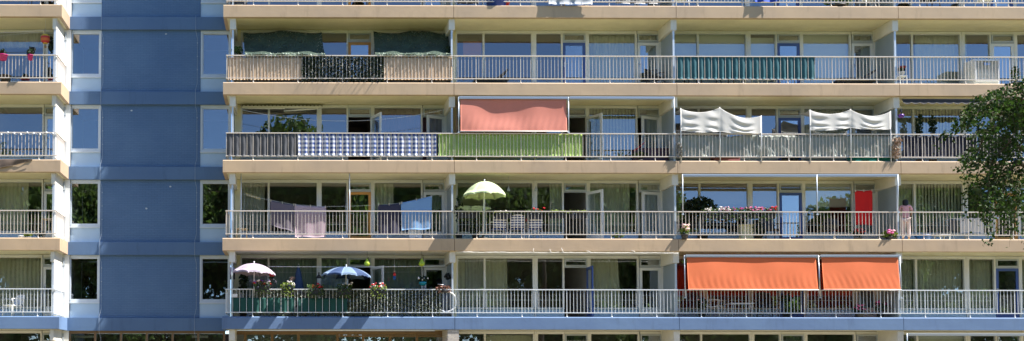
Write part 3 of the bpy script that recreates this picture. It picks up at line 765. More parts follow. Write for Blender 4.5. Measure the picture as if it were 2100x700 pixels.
def post(px, py0, py1, y, label, m=ALU, w=.022, name='awning_post', y1=None):
    A = P(px, py0, y); B = P(px, py1, y); mb = MB(); y1 = y if y1 is None else y1
    mb.tube([(A.x, y, A.z), (A.x, y1, B.z)], w, 4); mb.box(A.x-w*1.6, A.x+w*1.6, y1-.03, y1+.03, B.z-.02, B.z+.02)
    return one(mb, name, m, label, 'post', 'thin metal awning posts')
awning(941, 1164, 199, 269, 2, 'salmon roller blind lowered above the lime green screen', SALM, out=.06, sagw=.022)
awning(1167, 1381, 199, 0, 2, 'rolled up grey awning cassette right of the salmon blind')
post(940.5, 199, 272, -.02, 'thin awning post at left edge of the salmon blind'); post(1165.5, 199, 272, -.02, 'thin awning post at right edge of the salmon blind'); post(1382, 199, 272, -.02, 'thin awning post left of the white sunshades')
screen('privacy_screen', 2, 899, 1194, 274, 320, GREEN, 'lime green canvas screen below the salmon blind', wave=.006, crumple=.005, y=.08, group='screens tied to the railings', nu=120)
plant('potted_plant', 1312, 318, .5, .3, .12, 120, LEAF, 'green plant on the floor right of the lime screen', base=FZ(2), pot=(DGREY, .12, .12))
def box_obj(px0, px1, py0, r, y0, y1, m, name, label, cat):
    a, b2 = X(px0, 480, y0), X(px1, 480, y0); z = FZ(r); zt = Z(px0, py0, y0); root = thing(name, label, cat, ((a+b2)/2, (y0+y1)/2, z))
    b = MB(); b.box(a, b2, y0, y1, z+.02, zt); b.build('body', m, root)
    MB().box(a-.02, b2+.02, y0-.02, y1+.02, zt, zt+.035).build('lid', m, root); return root
box_obj(1306, 1372, 306, 2, .6, 1.1, mat('plum_plastic', (.05, .02, .04), .5), 'storage_bench', 'dark plum storage bench at right end of the salmon blind balcony', 'bench')
# red folding handle leaning there
one(MB().tube([P(1300, 310, .55), P(1318, 296, .6), P(1322, 292, .6)], .02), 'garden_pole', mat('red_paint', (.5, .03, .05), .5), 'red and dark pole leaning beside the plum bench', 'pole')

# row 2 C: white sunshades on poles, silver tarp
WCLOTH = mat('white_cotton', (.88, .86, .82), .85, transl=.4)
def swag(pxs, tops, bots, label, y=-.02):
    """cloth hung from three poles, sagging between them"""
    root = thing('sunshade_cloth', label, 'sunshade', (X(pxs[1], 280, y), y, FZ(2)), 'white cloth sunshades')
    T = [P(p, t, y) for p, t in zip(pxs, tops)]; Bt = [Z(p, b, y) for p, b in zip(pxs, bots)]
    def fn(u, v):
        k = 0 if u < .5 else 1; t = (u-.5*k)*2
        a, b = T[k], T[k+1]; x = a.x+(b.x-a.x)*t; s = 4*t*(1-t)
        zt = a.z+(b.z-a.z)*t-(.2 if k else .16)*s; zb = Bt[k]+(Bt[k+1]-Bt[k])*t-.06*s
        # swags: diagonal folds hanging from each pole top
        q = v*2.3+.35*math.sin(t*4+2*k)+.7*s*v+.3*k; q -= math.floor(q); fold = .5-.5*math.cos(math.pi*(q/.65 if q < .65 else (1-q)/.35))
        yy = y-.05*s*(.4+.6*v)-.042*(fold-.5)*min(1, 1.6*s)*(.5+.5*math.sin(u*17+k))-.015*math.sin(t*19)*v
        return (x, yy, zt+(zb-zt)*v-.12*s*math.sin(v*math.pi)**1.3)
    MB().sheet(fn, 60, 52, .005).build('cloth', WCLOTH, root)
    def f2(u, v):
        p = fn(u, 0); return (p[0], p[1]+.9*v, p[2]-.05*math.sin(math.pi*v)+.1*v)
    MB().sheet(f2, 30, 8, .004).build('roof_cloth', WCLOTH, root)
    for p, t in zip(pxs, tops):
        q = P(p, t-1, y+.015); MB().tube([(q.x, y+.02, q.z), (q.x, y+.02, FZ(2)-.05)], .017, 6).build('pole', WHITE, root)
swag((1396, 1476, 1561), (223, 221, 238), (268, 270, 273), 'white cloth sunshade on poles left of the blue door')
swag((1661, 1744, 1826), (226, 225, 229), (267, 262, 265), 'white cloth sunshade on poles right of the blue door')
screen('tarpaulin_screen', 2, 1391, 1562, 279, 322, TARP, 'crumpled grey tarpaulin tied along left part of the railing below the sunshades', y=.09, wave=.02, freq=13, crumple=.018, top=lambda u: .03*math.sin(u*9), nu=90, group='tarpaulins below the sunshades')
screen('tarpaulin_screen', 2, 1558, 1734, 279, 321, TARP, 'crumpled grey tarpaulin on the railing under the blue door', y=.1, wave=.02, freq=11, crumple=.014, top=lambda u: .02*math.sin(u*7), nu=90, group='tarpaulins below the sunshades')
screen('tarpaulin_screen', 2, 1732, 1846, 279, 323, TARP, 'crumpled grey tarpaulin at the right end below the sunshades', y=.09, wave=.025, freq=16, crumple=.02, top=lambda u: .03*math.sin(u*5), nu=70, group='tarpaulins below the sunshades')
t = MB()
for k in range(70):
    x = X(1393, 300, -.02)+R(-.05, .05); zz = Z(1393, 295, 0)-R(0, .45); t.leaf((x, -.03+R(-.05, .03), zz), .09, 2.2, 1)
one(t, 'torn_rag', mat('grey_rag', (.3, .29, .27), .9), 'torn grey rag hanging over the railing at left end of the tarpaulin', 'rag')
t = MB()
for k in range(120):
    u = R(0, 1); p = P(1838+R(-8, 8), 285+u*40, -.02); t.leaf((p.x+(.5-u)*.12, p.y+R(-.05, .05), p.z), .06, 3, 1)
one(t, 'dried_reeds', mat('dry_reed', (.5, .36, .27), .9, island=.3), 'bundle of dried reeds tied to the railing right of the tarpaulin', 'reeds')
box_obj(1752, 1828, 322, 2, .3, .7, mat('turquoise_plastic', (.02, .32, .36), .4), 'storage_box', 'flat turquoise storage box low behind the tarpaulin', 'box')
box_obj(1468, 1520, 320, 2, .3, .7, mat('dusty_rose', (.4, .15, .17), .6), 'storage_box', 'flat dusty red box low behind the tarpaulin', 'box')
# row 2 D
root = thing('scalloped_valance', 'dark scalloped awning valance under the balcony edge', 'awning', (X(1930, 208, .1), .1, Z(1930, 212, .1)))
a0, a1 = X(1850, 207, .1), X(2060, 207, .1); zt = Z(1930, 205, .1)
def fn(u, v):
    x = a0+(a1-a0)*u; dip = .12+.05*abs(math.sin((x-a0)*math.pi/.3)); return (x, .08-.05*v, zt-dip*v)
MB().sheet(fn, 150, 4, .004).build('valance', mat('charcoal_valance', (.035, .035, .04), .9), root)
MB().tube([(a0, .1, zt), (a1, .1, zt)], .035, 8).build('roller', DGREY, root)
screen('privacy_screen', 2, 1851, 2003, 279, 322, NAVY, 'black canvas screen below the scalloped valance', wave=.03, freq=20, group='screens tied to the railings')
screen('privacy_screen', 2, 2006, 2080, 279, 322, NAVY, 'black canvas screen behind the birch leaves', wave=.03, freq=20, group='screens tied to the railings')
root = thing('purple_lantern', 'purple lantern hanging from a black chain at the partition post', 'lantern', P(1848, 243, -.02))
p = P(1848, 238, -.02); MB().lathe(p, [(.001, -.08), (.06, -.07), (.1, -.0), (.09, .05), (.001, .07)], 10).build('bowl', mat('purple_glass', (.12, .03, .28), .3), root)
MB().tube([p+Vector((0, 0, .07)), p+Vector((0, 0, .34))], .006).build('chain', BLACK, root); MB().box(p.x-.03, p.x+.03, p.y-.03, p.y+.03, p.z+.13, p.z+.24).build('cap', BLACK, root)
for px in (1885, 1912): plant('tall_plant', px, 258, .95, .12, .42, 90, LEAFD, 'tall thin plant behind the black screen, '+('left' if px < 1900 else 'right')+' one', base=FZ(2), pot=(DGREY, .13, .25), size=.09)

# row 3 A: laundry
A = P(497, 398, .35); B = P(926, 388, .35)
lp = [(497, 398), (540, 408), (604, 420), (668, 424), (722, 423), (775, 421), (822, 417), (886, 402), (926, 388)]
cable([P(a, b2, .35) for a, b2 in lp], .005, WIRE, 'clothesline', 'clothesline carrying the laundry below the ochre door transom', 'clothesline')
def laundry(px0, py0, px1, py1, pyb0, pyb1, m, label, y=.33, name='hanging_laundry'):
    T0, T1 = P(px0, py0, y), P(px1, py1, y); z0, z1 = Z(px0, pyb0, y), Z(px1, pyb1, y); s = R(0, 6)
    def fn(u, v):
        t = T0.lerp(T1, u); zb = z0+(z1-z0)*u+.012*math.sin(u*8+s)
        return (t.x+.05*v*(.5-u), y+.02*v*math.sin(u*13+s)+.03*v*math.sin(u*5+2*v), t.z+(zb-t.z)*v-.02*math.sin(u*math.pi)*(1-v))
    root = thing(name, label, 'laundry', ((T0.x+T1.x)/2, y, min(z0, z1)), 'laundry on the line')
    MB().sheet(fn, 24, 18, .006).build('cloth', m, root)
    for u in (.03, .5, .97):
        q = T0.lerp(T1, u); MB().box(q.x-.012, q.x+.012, y-.025, y+.02, q.z-.05, q.z+.035).build('clothes_peg', mat('peg_wood', (.6, .55, .45), .7), root)
laundry(554, 411, 604, 420, 462, 476, mat('mauve_grey_cloth', (.13, .11, .145), .9), 'dark mauve cloth pegged at the left of the clothesline')
laundry(604, 420, 669, 424, 486, 487, mat('lilac_cloth', (.52, .4, .46), .9, transl=.2), 'pale lilac sheet hanging over the railing on the clothesline')
laundry(775, 420, 821, 417, 480, 481, mat('ink_cloth', (.035, .035, .065), .9), 'dark navy cloth beside the light blue sheet on the line')
laundry(822, 416, 886, 402, 472, 470, mat('sky_blue_cloth', (.24, .43, .72), .9, transl=.2), 'light blue sheet pegged at the right of the clothesline')
t = MB(); a, b2 = P(505, 398, .4), P(533, 407, .4)
for k in range(9): q = a.lerp(b2, k/8); t.box(q.x-.014, q.x+.014, .37, .43, q.z-.05, q.z+.03)
one(t, 'clothes_pegs', mat('peg_yellow', (.55, .45, .22), .7), 'row of yellowish clothes pegs at left end of the laundry line', 'clothes pegs')
cloth2 = laundry(838, 470, 866, 470, 488, 488, mat('pale_blue_cloth', (.5, .58, .72), .9), 'small pale cloth low under the light blue sheet', y=.6)
post(717, 356, 490, .12, 'slim metal post standing left of the ochre door', w=.018); post(494.5, 356, 490, .3, 'slim metal post at left end of the laundry balcony', w=.018)
def stool(px, r, y, w, h, m, label, name='stool', cat='stool'):
    x = X(px, 480, y); z = FZ(r); root = thing(name, label, cat, (x, y, z))
    MB().box(x-w/2, x+w/2, y-w/2, y+w/2, z+h-.04, z+h).build('seat', m, root)
    for sx in (-1, 1):
        for sy in (-1, 1): MB().box(x+sx*(w/2-.03)-.016, x+sx*(w/2-.03)+.016, y+sy*(w/2-.03)-.016, y+sy*(w/2-.03)+.016, z, z+h-.04).build('leg', m, root)
stool(496, 3, .7, .42, .42, mat('pine_wood', (.5, .36, .2), .6), 'low wooden table at left end of the laundry balcony', 'side_table', 'table')

# parasols
def parasol(px, py_top, py_rim, half_px, r, y, label, ms, n=8, tilt=0, valance=0, closed=False, base_m=None, yb=None):
    yb = y if yb is None else yb
    A = P(px, py_top, y); rim = P(px, py_rim, y); rr = abs(X(px+half_px, py_rim, y)-rim.x); z = FZ(r); hgt = A.z-rim.z
    root = thing('parasol', label, 'parasol', (A.x, y, z))
    m0, m1 = ms
    for idx, m in enumerate((m0, m1) if m1 else (m0,)):
        mb = MB()
        for k in range(n):
            if m1 and k % 2 != idx: continue
            a0, a1 = 2*math.pi*(k+.12)/n, 2*math.pi*(k+1.12)/n
            def fn(u, v):
                a = a0+(a1-a0)*u; q = v; scal = 1-.06*math.sin(math.pi*u)*v
                rad2 = rr*q*scal; zz = A.z-hgt*(q**2.1)-.05*math.sin(math.pi*u)*q*0+.0
                x, yy = rad2*math.cos(a), rad2*math.sin(a)
                return (A.x+x, y+yy, zz+.04*math.sin(math.pi*u)*v*v+math.tan(tilt)*x)
            mb.sheet(fn, 6, 8, -.004)
            if valance:
                def fv(u, v):
                    p = Vector(fn(u, 1)); p.z -= valance*v*(1-.25*abs(math.sin(u*3*math.pi))); return p
                mb.sheet(fv, 9, 2, -.004)
        mb.build('canopy', m, root)
    MB().tube([(A.x, yb, z+.02), (A.x, y, A.z+.06)], .019, 8).build('pole', WHITE, root)
    for k in range(n):
        a = 2*math.pi*(k+.12)/n
        MB().tube([(A.x, y, A.z-.03), (A.x+.5*rr*math.cos(a), y+.5*rr*math.sin(a), A.z-hgt*.3-.03+math.tan(tilt)*.5*rr*math.cos(a)), (A.x+rr*math.cos(a), y+rr*math.sin(a), rim.z-.01+math.tan(tilt)*rr*math.cos(a))], .006, 4).build('rib', METAL, root)
    MB().lathe((A.x, yb, z), [(.001, 0), (.2, 0), (.2, .05), (.05, .1), (.03, .25), (.001, .25)], 14).build('stand', base_m or DGREY, root)
    MB().ball((A.x, y, A.z+.06), .03).build('finial', WHITE, root)
    return root
LIMEC = mat('pale_lime_canvas', (.8, .88, .62), .8, transl=.5)
parasol(993.5, 373, 401, 44, 3, .0, 'pale lime parasol open on the balcony above striped chairs', (LIMEC, None), 8, 0, .06, yb=.3)
# row 3 B chairs, flower boxes, lamps
for k, (px, lb) in enumerate(((1021, 'leftmost of three blue striped garden chairs under the lime parasol'), (1059, 'middle one of three blue striped garden chairs under the lime parasol'), (1096, 'rightmost of three blue striped garden chairs under the lime parasol'))):
    c = chair('striped_chair', px, 3, .62, lb, WHITE, w=.5, back=.86 if k != 2 else .9, slat=STRIPE, group='blue striped garden chairs')
    c.rotation_euler.z = math.pi+R(-.15, .15)
BOXD = mat('planter_black', (.03, .03, .036), .6)
def flower_box(px0, px1, py_top, r, label, flowers, leaf=LEAF, y=-.1, h=.19, nf=9, fr=.034, nl=90, lh=.11, marks=False, group='flower boxes on the railings', spread=.12, trail=0):
    a, b2 = P(px0, py_top, y), P(px1, py_top, y); zt = a.z; root = thing('flower_box', label, 'flower box', ((a.x+b2.x)/2, y, zt-h), group)
    t = MB(); x0, x1 = a.x, b2.x
    i = len(t.v)
    for (zz, k) in ((zt-h, .82), (zt, 1.0)):
        for sx, sy in ((-1,-1),(1,-1),(1,1),(-1,1)): t.v.append(Vector(((x0+x1)/2+sx*(x1-x0)/2*(1-(1-k)*.4), y+sy*.085*k, zz)))
    for f in ((0,3,2,1),(4,5,6,7),(0,1,5,4),(1,2,6,5),(2,3,7,6),(3,0,4,7)): t.f.append([i+q for q in f]); t.sm.append(False)
    t.box(x0-.012, x1+.012, y-.1, y+.1, zt-.02, zt+.004); t.build('planter', BOXD, root)
    fo = MB()
    for _ in range(nl): fo.leaf((R(x0-.03, x1+.03), y+R(-.13, .1), zt+lh*R(-.15, 1)), .055*R(.7, 1.3), 1.3)
    for _ in range(trail): fo.leaf((R(x0, x1), y-.11+R(-.04, .02), zt-R(0, h*1.6)), .05*R(.7, 1.3), 1.3)
    fo.build('foliage', leaf, root)
    for fm in flowers:
        f = MB()
        for _ in range(nf):
            cx, cy, cz = R(x0-.02, x1+.02), y+R(-.13, .06), zt+lh*R(.45, 1.25)
            for _ in range(5): f.ball((cx+R(-1, 1)*fr*.8, cy+R(-1, 1)*fr*.8, cz+R(-1, 1)*fr*.6), fr*R(.5, .8), 6, 4, .8)
        f.build('blossoms', fm, root)
    hk = MB()
    for u in (.25, .75): xx = x0+(x1-x0)*u; hk.box(xx-.012, xx+.012, y+.08, .09, zt-.0, zt+.012); hk.box(xx-.012, xx+.012, y-.1, y-.09, zt-.05, zt+.01)
    hk.build('hook', WHITE if marks else METAL, root); return root
flower_box(938, 976, 437, 3, 'dark flower box without blossoms below the lime parasol', [], LEAFD, y=.2, nl=50, lh=.05)
flower_box(1015, 1049, 437, 3, 'dark flower box with white blossoms above the leftmost striped chair', [WHITEF], LEAFY, y=.16, nf=4, fr=.025, lh=.06, marks=True)
flower_box(1079, 1113, 437, 3, 'dark flower box with bright red blossoms above the rightmost striped chair', [REDF], LEAF, y=.16, nf=5, lh=.13, marks=True)
flower_box(1128, 1161, 437, 3, 'dark flower box with yellow green leaves left of the dark open doorway', [], LEAFY, y=.16, nl=150, lh=.09)
flower_box(1168, 1204, 437, 3, 'dark flower box with yellow green leaves in front of dark open doorway', [], LEAFY, y=.16, nl=150, lh=.08)
GLB = mat('clear_bulb', (.6, .65, .62), .1, transl=.5)
for px, lb in ((1043, 'clear glass lamp hanging just right of the lime parasol'), (1099, 'clear glass lamp hanging in front of the white window post')):
    p = P(px, 388, .6); root = thing('hanging_lamp', lb, 'lamp', p, 'clear hanging lamps'); MB().lathe(p, [(.001, -.09), (.05, -.07), (.06, -.03), (.03, .04), (.012, .1), (.001, .1)], 12).build('bulb', GLB, root)
    MB().tube([p+Vector((0, 0, .09)), Vector((p.x, p.y, FZ(2)-SLAB+.01))], .004, 4).build('cord', WIRE, root)
plant('climbing_plant', 941, 430, .5, .16, .55, 160, LEAFD, 'dark climbing plant up the partition left of the lime parasol', base=FZ(3), pot=(DGREY, .13, .25))
plant('potted_plant', 1268, 484, .4, .22, .09, 90, LEAF, 'low green plant on the floor below the open white door', base=FZ(3), pot=(DGREY, .1, .08))
plant('potted_plant', 975, 468, .7, .2, .3, 120, LEAFD, 'dark pot plant left of the striped chairs', base=FZ(3), pot=(DGREY, .14, .25))

# row 3 C
awning(1399, 1673, 358, 0, 3, 'long rolled up awning cassette above the pink flower boxes'); awning(1675, 1840, 358, 0, 3, 'short rolled up awning cassette above the red towel')
post(1399.5, 358, 440, -.04, 'thin awning post left of the pink flower boxes'); post(1675, 358, 440, -.04, 'thin awning post right of the blue door'); post(1841, 358, 436, -.04, 'thin awning post beside the woman in pink')
fb = [(1441, 1472, [WHITEF], 'flower box with white blossoms, leftmost above the red towel balcony railing'), (1472, 1500, [PALEP, WHITEF], 'flower box with pale pink and white blossoms, second from the left'), (1500, 1528, [MAG], 'flower box with magenta blossoms in the middle of five'), (1530, 1556, [PALEP, PINKF], 'flower box with pale and bright pink blossoms, fourth from the left'), (1558, 1590, [PINKF, REDF], 'flower box with bright pink and red blossoms, nearest the blue door')]
for a, b2, fl, lb in fb: flower_box(a, b2, 437, 3, lb, fl, LEAF, y=.16, nf=9, fr=.036, lh=.17, nl=110, trail=30, h=.2)
flower_box(1562, 1590, 438, 3, 'spare dark planter behind the pink and red blossoms', [PINKF], LEAF, y=.42, nf=5)
RED = mat('red_terry', (.72, .018, .018), .95, transl=.15)
laundry(1753, 391, 1789, 390, 461, 462, RED, 'bright red towel hanging beside the right hand door', y=.55, name='red_towel')
cable([P(1748, 390, .55), P(1770, 391, .55), P(1838, 386, .55)], .005, WIRE, 'clothesline', 'short clothesline the red towel hangs on', 'clothesline')
chair('garden_chair', 1580, 3, .8, 'dark high backed garden chair left of the blue door under the flower boxes', BLACK, w=.55, back=.92)
root = thing('kettle_barbecue', 'black round barbecue right of the blue door', 'barbecue', (X(1704, 480, .7), .7, FZ(3)))
q = root.location; MB().lathe((q.x, .7, FZ(3)), [(.001, .42), (.18, .44), (.26, .55), (.27, .64), (.001, .641)], 14).build('bowl', BLACK, root); MB().lathe((q.x, .7, FZ(3)), [(.275, .65), (.25, .75), (.15, .84), (.001, .86)], 14).build('lid', BLACK, root)
for k in range(3): a = k*2.1+.4; MB().tube([(q.x+.15*math.cos(a), .7+.15*math.sin(a), FZ(3)+.47), (q.x+.27*math.cos(a), .7+.27*math.sin(a), FZ(3))], .014).build('leg', METAL, root)
plant('potted_flower', 1404, 473, -.0, .16, .2, 150, LEAFY, 'cream hydrangea in a pot at left post of the red towel balcony', flowers=[mat('cream_blossom', (.8, .68, .5), .7), PALEP], nf=14, fr=.05, base=FZ(3), pot=(DGREY, .13, .16), cat='flower pot')
plant('potted_flower', 1823, 481, .1, .28, .13, 200, LEAFY, 'pink flowers over yellow green leaves on the floor beside the woman', flowers=[PALEP, PINKF], nf=5, fr=.06, base=FZ(3), pot=(DGREY, .13, .1), cat='flower pot', size=.08)
plant('potted_flower', 1760, 478, .6, .24, .14, 120, LEAFD, 'pot of red flowers on the floor under the red towel', flowers=[REDF], nf=26, fr=.03, base=FZ(3), pot=(DGREY, .13, .12), cat='flower pot')
plant('potted_plant', 1555, 470, .8, .25, .28, 160, LEAFD, 'dark leafy plant behind the railing under the flower boxes', base=FZ(3), pot=(DGREY, .15, .22))
plant('potted_plant', 1440, 425, 1.15, .55, .4, 420, LEAFD, 'tall dark bushy plant by the window behind the pink flower boxes', base=FZ(3), pot=(DGREY, .2, .3), size=.1)
box_obj(1520, 1545, 462, 3, .8, 1.0, CREAM, 'plant_box', 'pale square planter on the floor under the flower boxes', 'planter')

# ---- people
def skin_mesh(name, pts, edges, radii, m, parent, sub=2, root_i=0):
    me = bpy.data.meshes.new(name); off = parent_loc(parent)
    me.from_pydata([tuple(Vector(p)) for p in pts], edges, []); o = bpy.data.objects.new(name, me); C.objects.link(o)
    sk = o.modifiers.new('skin', 'SKIN'); sk.use_smooth_shade = True
    for i, rr in enumerate(radii):
        v = me.skin_vertices[0].data[i]; v.radius = rr if isinstance(rr, tuple) else (rr, rr); v.use_root = (i == root_i)
    sb = o.modifiers.new('sub', 'SUBSURF'); sb.levels = sub; sb.render_levels = sub
    bpy.context.view_layer.update(); dg = bpy.context.evaluated_depsgraph_get()
    nm = bpy.data.meshes.new_from_object(o.evaluated_get(dg)); o.modifiers.clear(); o.data = nm; nm.name = name
    nm.materials.clear(); nm.materials.append(m); nm.polygons.foreach_set('use_smooth', [True]*len(nm.polygons)); o.parent = parent; bpy.data.meshes.remove(me); return o
SKIN = mat('skin', (.5, .29, .2), .5); HAIRB = mat('black_hair', (.012, .01, .01), .5); HAIRG = mat('grey_hair', (.42, .4, .38), .7)
def woman():
    x, y, z = X(1858, 480, .42), .42, FZ(3); k = (Z(1858, 409, .42)-z)/1.64
    root = thing('person', 'woman in a pink top with dark hair seen from behind on the balcony', 'person', (x, y, z)); root.rotation_euler.z = rad(-28)
    S = lambda p: (p[0]*k, p[1]*k, p[2]*k)
    # local: facing +y (towards the window), head bowed
    B = [(0,0,.88),(0,.01,1.05),(0,.02,1.22),(0,.03,1.36),(0,.05,1.44),(0,.09,1.53),(0,.11,1.6),
         (-.09,0,.84),(-.1,.02,.48),(-.1,-.02,.08),(-.1,.1,.03), (.09,0,.84),(.1,.02,.48),(.1,-.02,.08),(.1,.1,.03),
         (-.17,.02,1.34),(-.22,.03,1.1),(-.17,.22,1.0),(-.13,.29,1.0), (.17,.02,1.34),(.22,.03,1.1),(.17,.22,1.0),(.13,.29,1.0)]
    E = [(0,1),(1,2),(2,3),(3,4),(4,5),(5,6),(0,7),(7,8),(8,9),(9,10),(0,11),(11,12),(12,13),(13,14),(3,15),(15,16),(16,17),(17,18),(3,19),(19,20),(20,21),(21,22)]
    rr = [(.15,.11),(.12,.09),(.14,.1),(.12,.08),.05,.085,.075,.085,.055,.036,.03,.085,.055,.036,.03,.05,.038,.03,.03,.05,.038,.03,.03]
    loc = parent_loc(root)
    def sm(name, idx, ee, ra, m):
        o = skin_mesh(name, [S(p) for p in idx], ee, [tuple(q*k for q in a) if isinstance(a, tuple) else a*k for a in ra], m, root); return o
    sm('body', B, E, rr, SKIN)
    # five fingers on each hand
    h = MB()
    for sx in (-1, 1):
        for j in range(4):
            bx = sx*(.13-.02*(j-1.5)*.9); L = .07-.008*abs(j-1)
            h.tube([S((bx, .30, 1.01-.006*j)), S((bx, .30+L*.6, 1.0-.006*j)), S((bx, .30+L, .975))], [.009*k, .008*k, .006*k], 6)
        h.tube([S((sx*.16, .26, 1.0)), S((sx*.115, .30, 1.035)), S((sx*.10, .33, 1.03))], [.011*k, .009*k, .007*k], 6)
    h.build('fingers', SKIN, root, world=False)
    f = MB(); f.ball(S((0, .195, 1.555)), .014*k, 6, 4)
    for sx in (-1, 1): f.ball(S((sx*.085, .1, 1.56)), .022*k, 6, 4)
    f.build('face_features', SKIN, root, world=False)
    sm('trousers', [(0,0,.9),(-.09,0,.82),(-.1,.02,.48),(-.1,-.02,.1),(.09,0,.82),(.1,.02,.48),(.1,-.02,.1)], [(0,1),(1,2),(2,3),(0,4),(4,5),(5,6)], [(.165,.125),.1,.072,.06,.1,.072,.06], mat('pale_pink_trousers', (.8, .62, .6), .85, var=.1, scale=9))
    sm('top', [(0,0,.84),(0,.01,1.05),(0,.02,1.22),(0,.03,1.38),(-.17,.02,1.35),(-.225,.03,1.16),(.17,.02,1.35),(.225,.03,1.16)], [(0,1),(1,2),(2,3),(3,4),(4,5),(3,6),(6,7)], [(.175,.13),(.14,.105),(.155,.115),(.12,.085),.062,.055,.062,.055], mat('pink_top', (.8, .42, .45), .85, var=.12, scale=9))
    sm('hair', [(0,.075,1.625),(0,.05,1.56),(0,.0,1.46),(0,-.03,1.34)], [(0,1),(1,2),(2,3)], [.1,.115,(.12,.08),(.08,.05)], HAIRB)
woman()
def man():
    x, y, z = X(598, 575, .7), .7, FZ(4); k = 1; top = Z(598, 563, .7)-z
    root = thing('person', 'bald grey man in a purplish shirt sitting behind the white flowers', 'person', (x, y, z)); root.rotation_euler.z = rad(70)
    d = top-1.27
    B = [(0,0,.5),(0,.02,.7),(0,.0,.88),(0,.02,.98),(0,-.0,1.06),(0,-.02,1.14),(0,-.02,1.2), (-.1,-.1,.5),(-.11,-.45,.5),(-.11,-.45,.08),(-.11,-.56,.04),(.1,-.1,.5),(.11,-.45,.5),(.11,-.45,.08),(.11,-.56,.04),
         (-.2,.02,.95),(-.25,-.03,.7),(-.2,-.26,.64),(-.19,-.34,.64),(.2,.02,.95),(.25,-.03,.7),(.2,-.26,.64),(.19,-.34,.64)]
    B = [(a, b2, c+d) if i not in (9,10,13,14) else (a, b2, c) for i, (a, b2, c) in enumerate(B)]
    E = [(0,1),(1,2),(2,3),(3,4),(4,5),(5,6),(0,7),(7,8),(8,9),(9,10),(0,11),(11,12),(12,13),(13,14),(3,15),(15,16),(16,17),(17,18),(3,19),(19,20),(20,21),(21,22)]
    rr = [(.16,.12),(.15,.12),(.16,.11),(.13,.09),.06,.092,.08,.09,.07,.045,.04,.09,.07,.045,.04,.06,.05,.04,.04,.06,.05,.04,.04]
    skin_mesh('body', B, E, rr, SKIN, root)
    skin_mesh('shirt', [B[0],B[1],B[2],B[3],B[15],B[16],B[19],B[20]], [(0,1),(1,2),(2,3),(3,4),(4,5),(3,6),(6,7)], [(.18,.14),(.17,.135),(.18,.125),(.12,.09),.075,.065,.075,.065], mat('purple_shirt', (.12, .1, .2), .9), root)
    skin_mesh('trousers', [B[0],B[7],B[8],B[9],B[11],B[12],B[13]], [(0,1),(1,2),(2,3),(0,4),(4,5),(5,6)], [(.17,.13),.1,.085,.06,.1,.085,.06], DGREY, root)
    f = MB(); f.ball((0, -.125, 1.135+d), .018, 6, 4)
    for sx in (-1, 1): f.ball((sx*.092, -.01, 1.14+d), .025, 6, 4); f.ball((sx*.035, -.105, 1.16+d), .01, 6, 4)
    f.build('face_features', SKIN, root, world=False)
    skin_mesh('hair', [(-.08,.02,1.15+d),(0,.06,1.14+d),(.08,.02,1.15+d)], [(0,1),(1,2)], [.028,.04,.028], HAIRG, root)
    for sx in (-1, 1):
        h = MB()
        for j in range(4): bx = sx*.19+.018*(j-1.5); h.tube([(bx, -.36, .645+d), (bx, -.41, .63+d), (bx, -.43, .6+d)], [.01, .009, .007], 6)
        h.tube([(sx*.16, -.33, .65+d), (sx*.14, -.37, .64+d)], [.012, .009], 6); h.build('fingers', SKIN, root, world=False)
man()
c = chair('garden_chair', 598, 4, .74, 'dark garden chair the bald man sits on', BLACK, w=.56, seat=.42, back=.8); c.rotation_euler.z = rad(70)

# row 3 D: drying rack
def rack():
    y = .95; a, b2 = X(1945, 480, y), X(2030, 480, y); z = FZ(3); zt = Z(1980, 450, y)
    root = thing('drying_rack', 'folding drying rack with a white cloth behind the birch leaves', 'drying rack', ((a+b2)/2, y, z))
    f = MB()
    for k in range(6): f.tube([(a, y-.25+.1*k, zt), (b2, y-.25+.1*k, zt)], .006, 5)
    f.tube([(a, y-.25, zt), (a, y+.25, zt)], .009, 5); f.tube([(b2, y-.25, zt), (b2, y+.25, zt)], .009, 5); f.build('rack', WHITE, root)
    for xx in (a+.05, b2-.05): MB().tube([(xx, y-.22, zt), (xx+.03, y+.28, z)], .01, 5).build('leg', WHITE, root); MB().tube([(xx, y+.22, zt), (xx+.03, y-.28, z)], .01, 5).build('leg', WHITE, root)
rack()
screen('white_laundry', 3, 1968, 2018, 448, 478, mat('white_laundry_cloth', (.6, .59, .61), .9), 'white cloth with a dark print hanging on the drying rack', 'laundry', y=.75, wave=.02)
screen('dark_laundry', 3, 1946, 1962, 450, 474, GRY, 'dark garment hanging at the left end of the drying rack', 'laundry', y=.75, wave=.03)
tub(1893, 3, .5, 'blue plastic tub on the floor right of the woman', mat('blue_plastic', (.03, .14, .5), .4), .26, .2)
stool(1932, 3, .5, .4, .22, WHITE, 'low white step stool left of the drying rack', 'step_stool')

# left column
p = P(93, 80, .35); root = thing('balloon_ornament', 'red and yellow hot air balloon ornament hanging from the balcony ceiling', 'ornament', p)
def zig(name, z0, z1, r0, r1, m):
    MB().lathe(p, [(r0, z0), (r1, z1)], 12).build(name, m, root)
prof = [(.02, .17), (.1, .15), (.16, .08), (.175, .0), (.15, -.09), (.09, -.16), (.05, -.19)]
cols = [mat('balloon_red', (.5, .03, .03), .6), mat('balloon_yellow', (.7, .5, .06), .6), mat('balloon_red', (0,0,0)), mat('balloon_orange', (.6, .15, .04), .6), mat('balloon_red', (0,0,0)), mat('balloon_yellow', (0,0,0))]
for (q0, q1), m in zip(zip(prof, prof[1:]), cols): zig('envelope_band', q0[1], q1[1], q0[0], q1[0], m)
MB().lathe(p, [(.001, -.33), (.04, -.33), (.05, -.25), (.001, -.25)], 8).build('basket', mat('wicker', (.3, .2, .1), .8), root)
t = MB(); t.tube([p+Vector((0, 0, .17)), Vector((p.x, p.y, FZ(0)-SLAB+.01))], .004, 4)
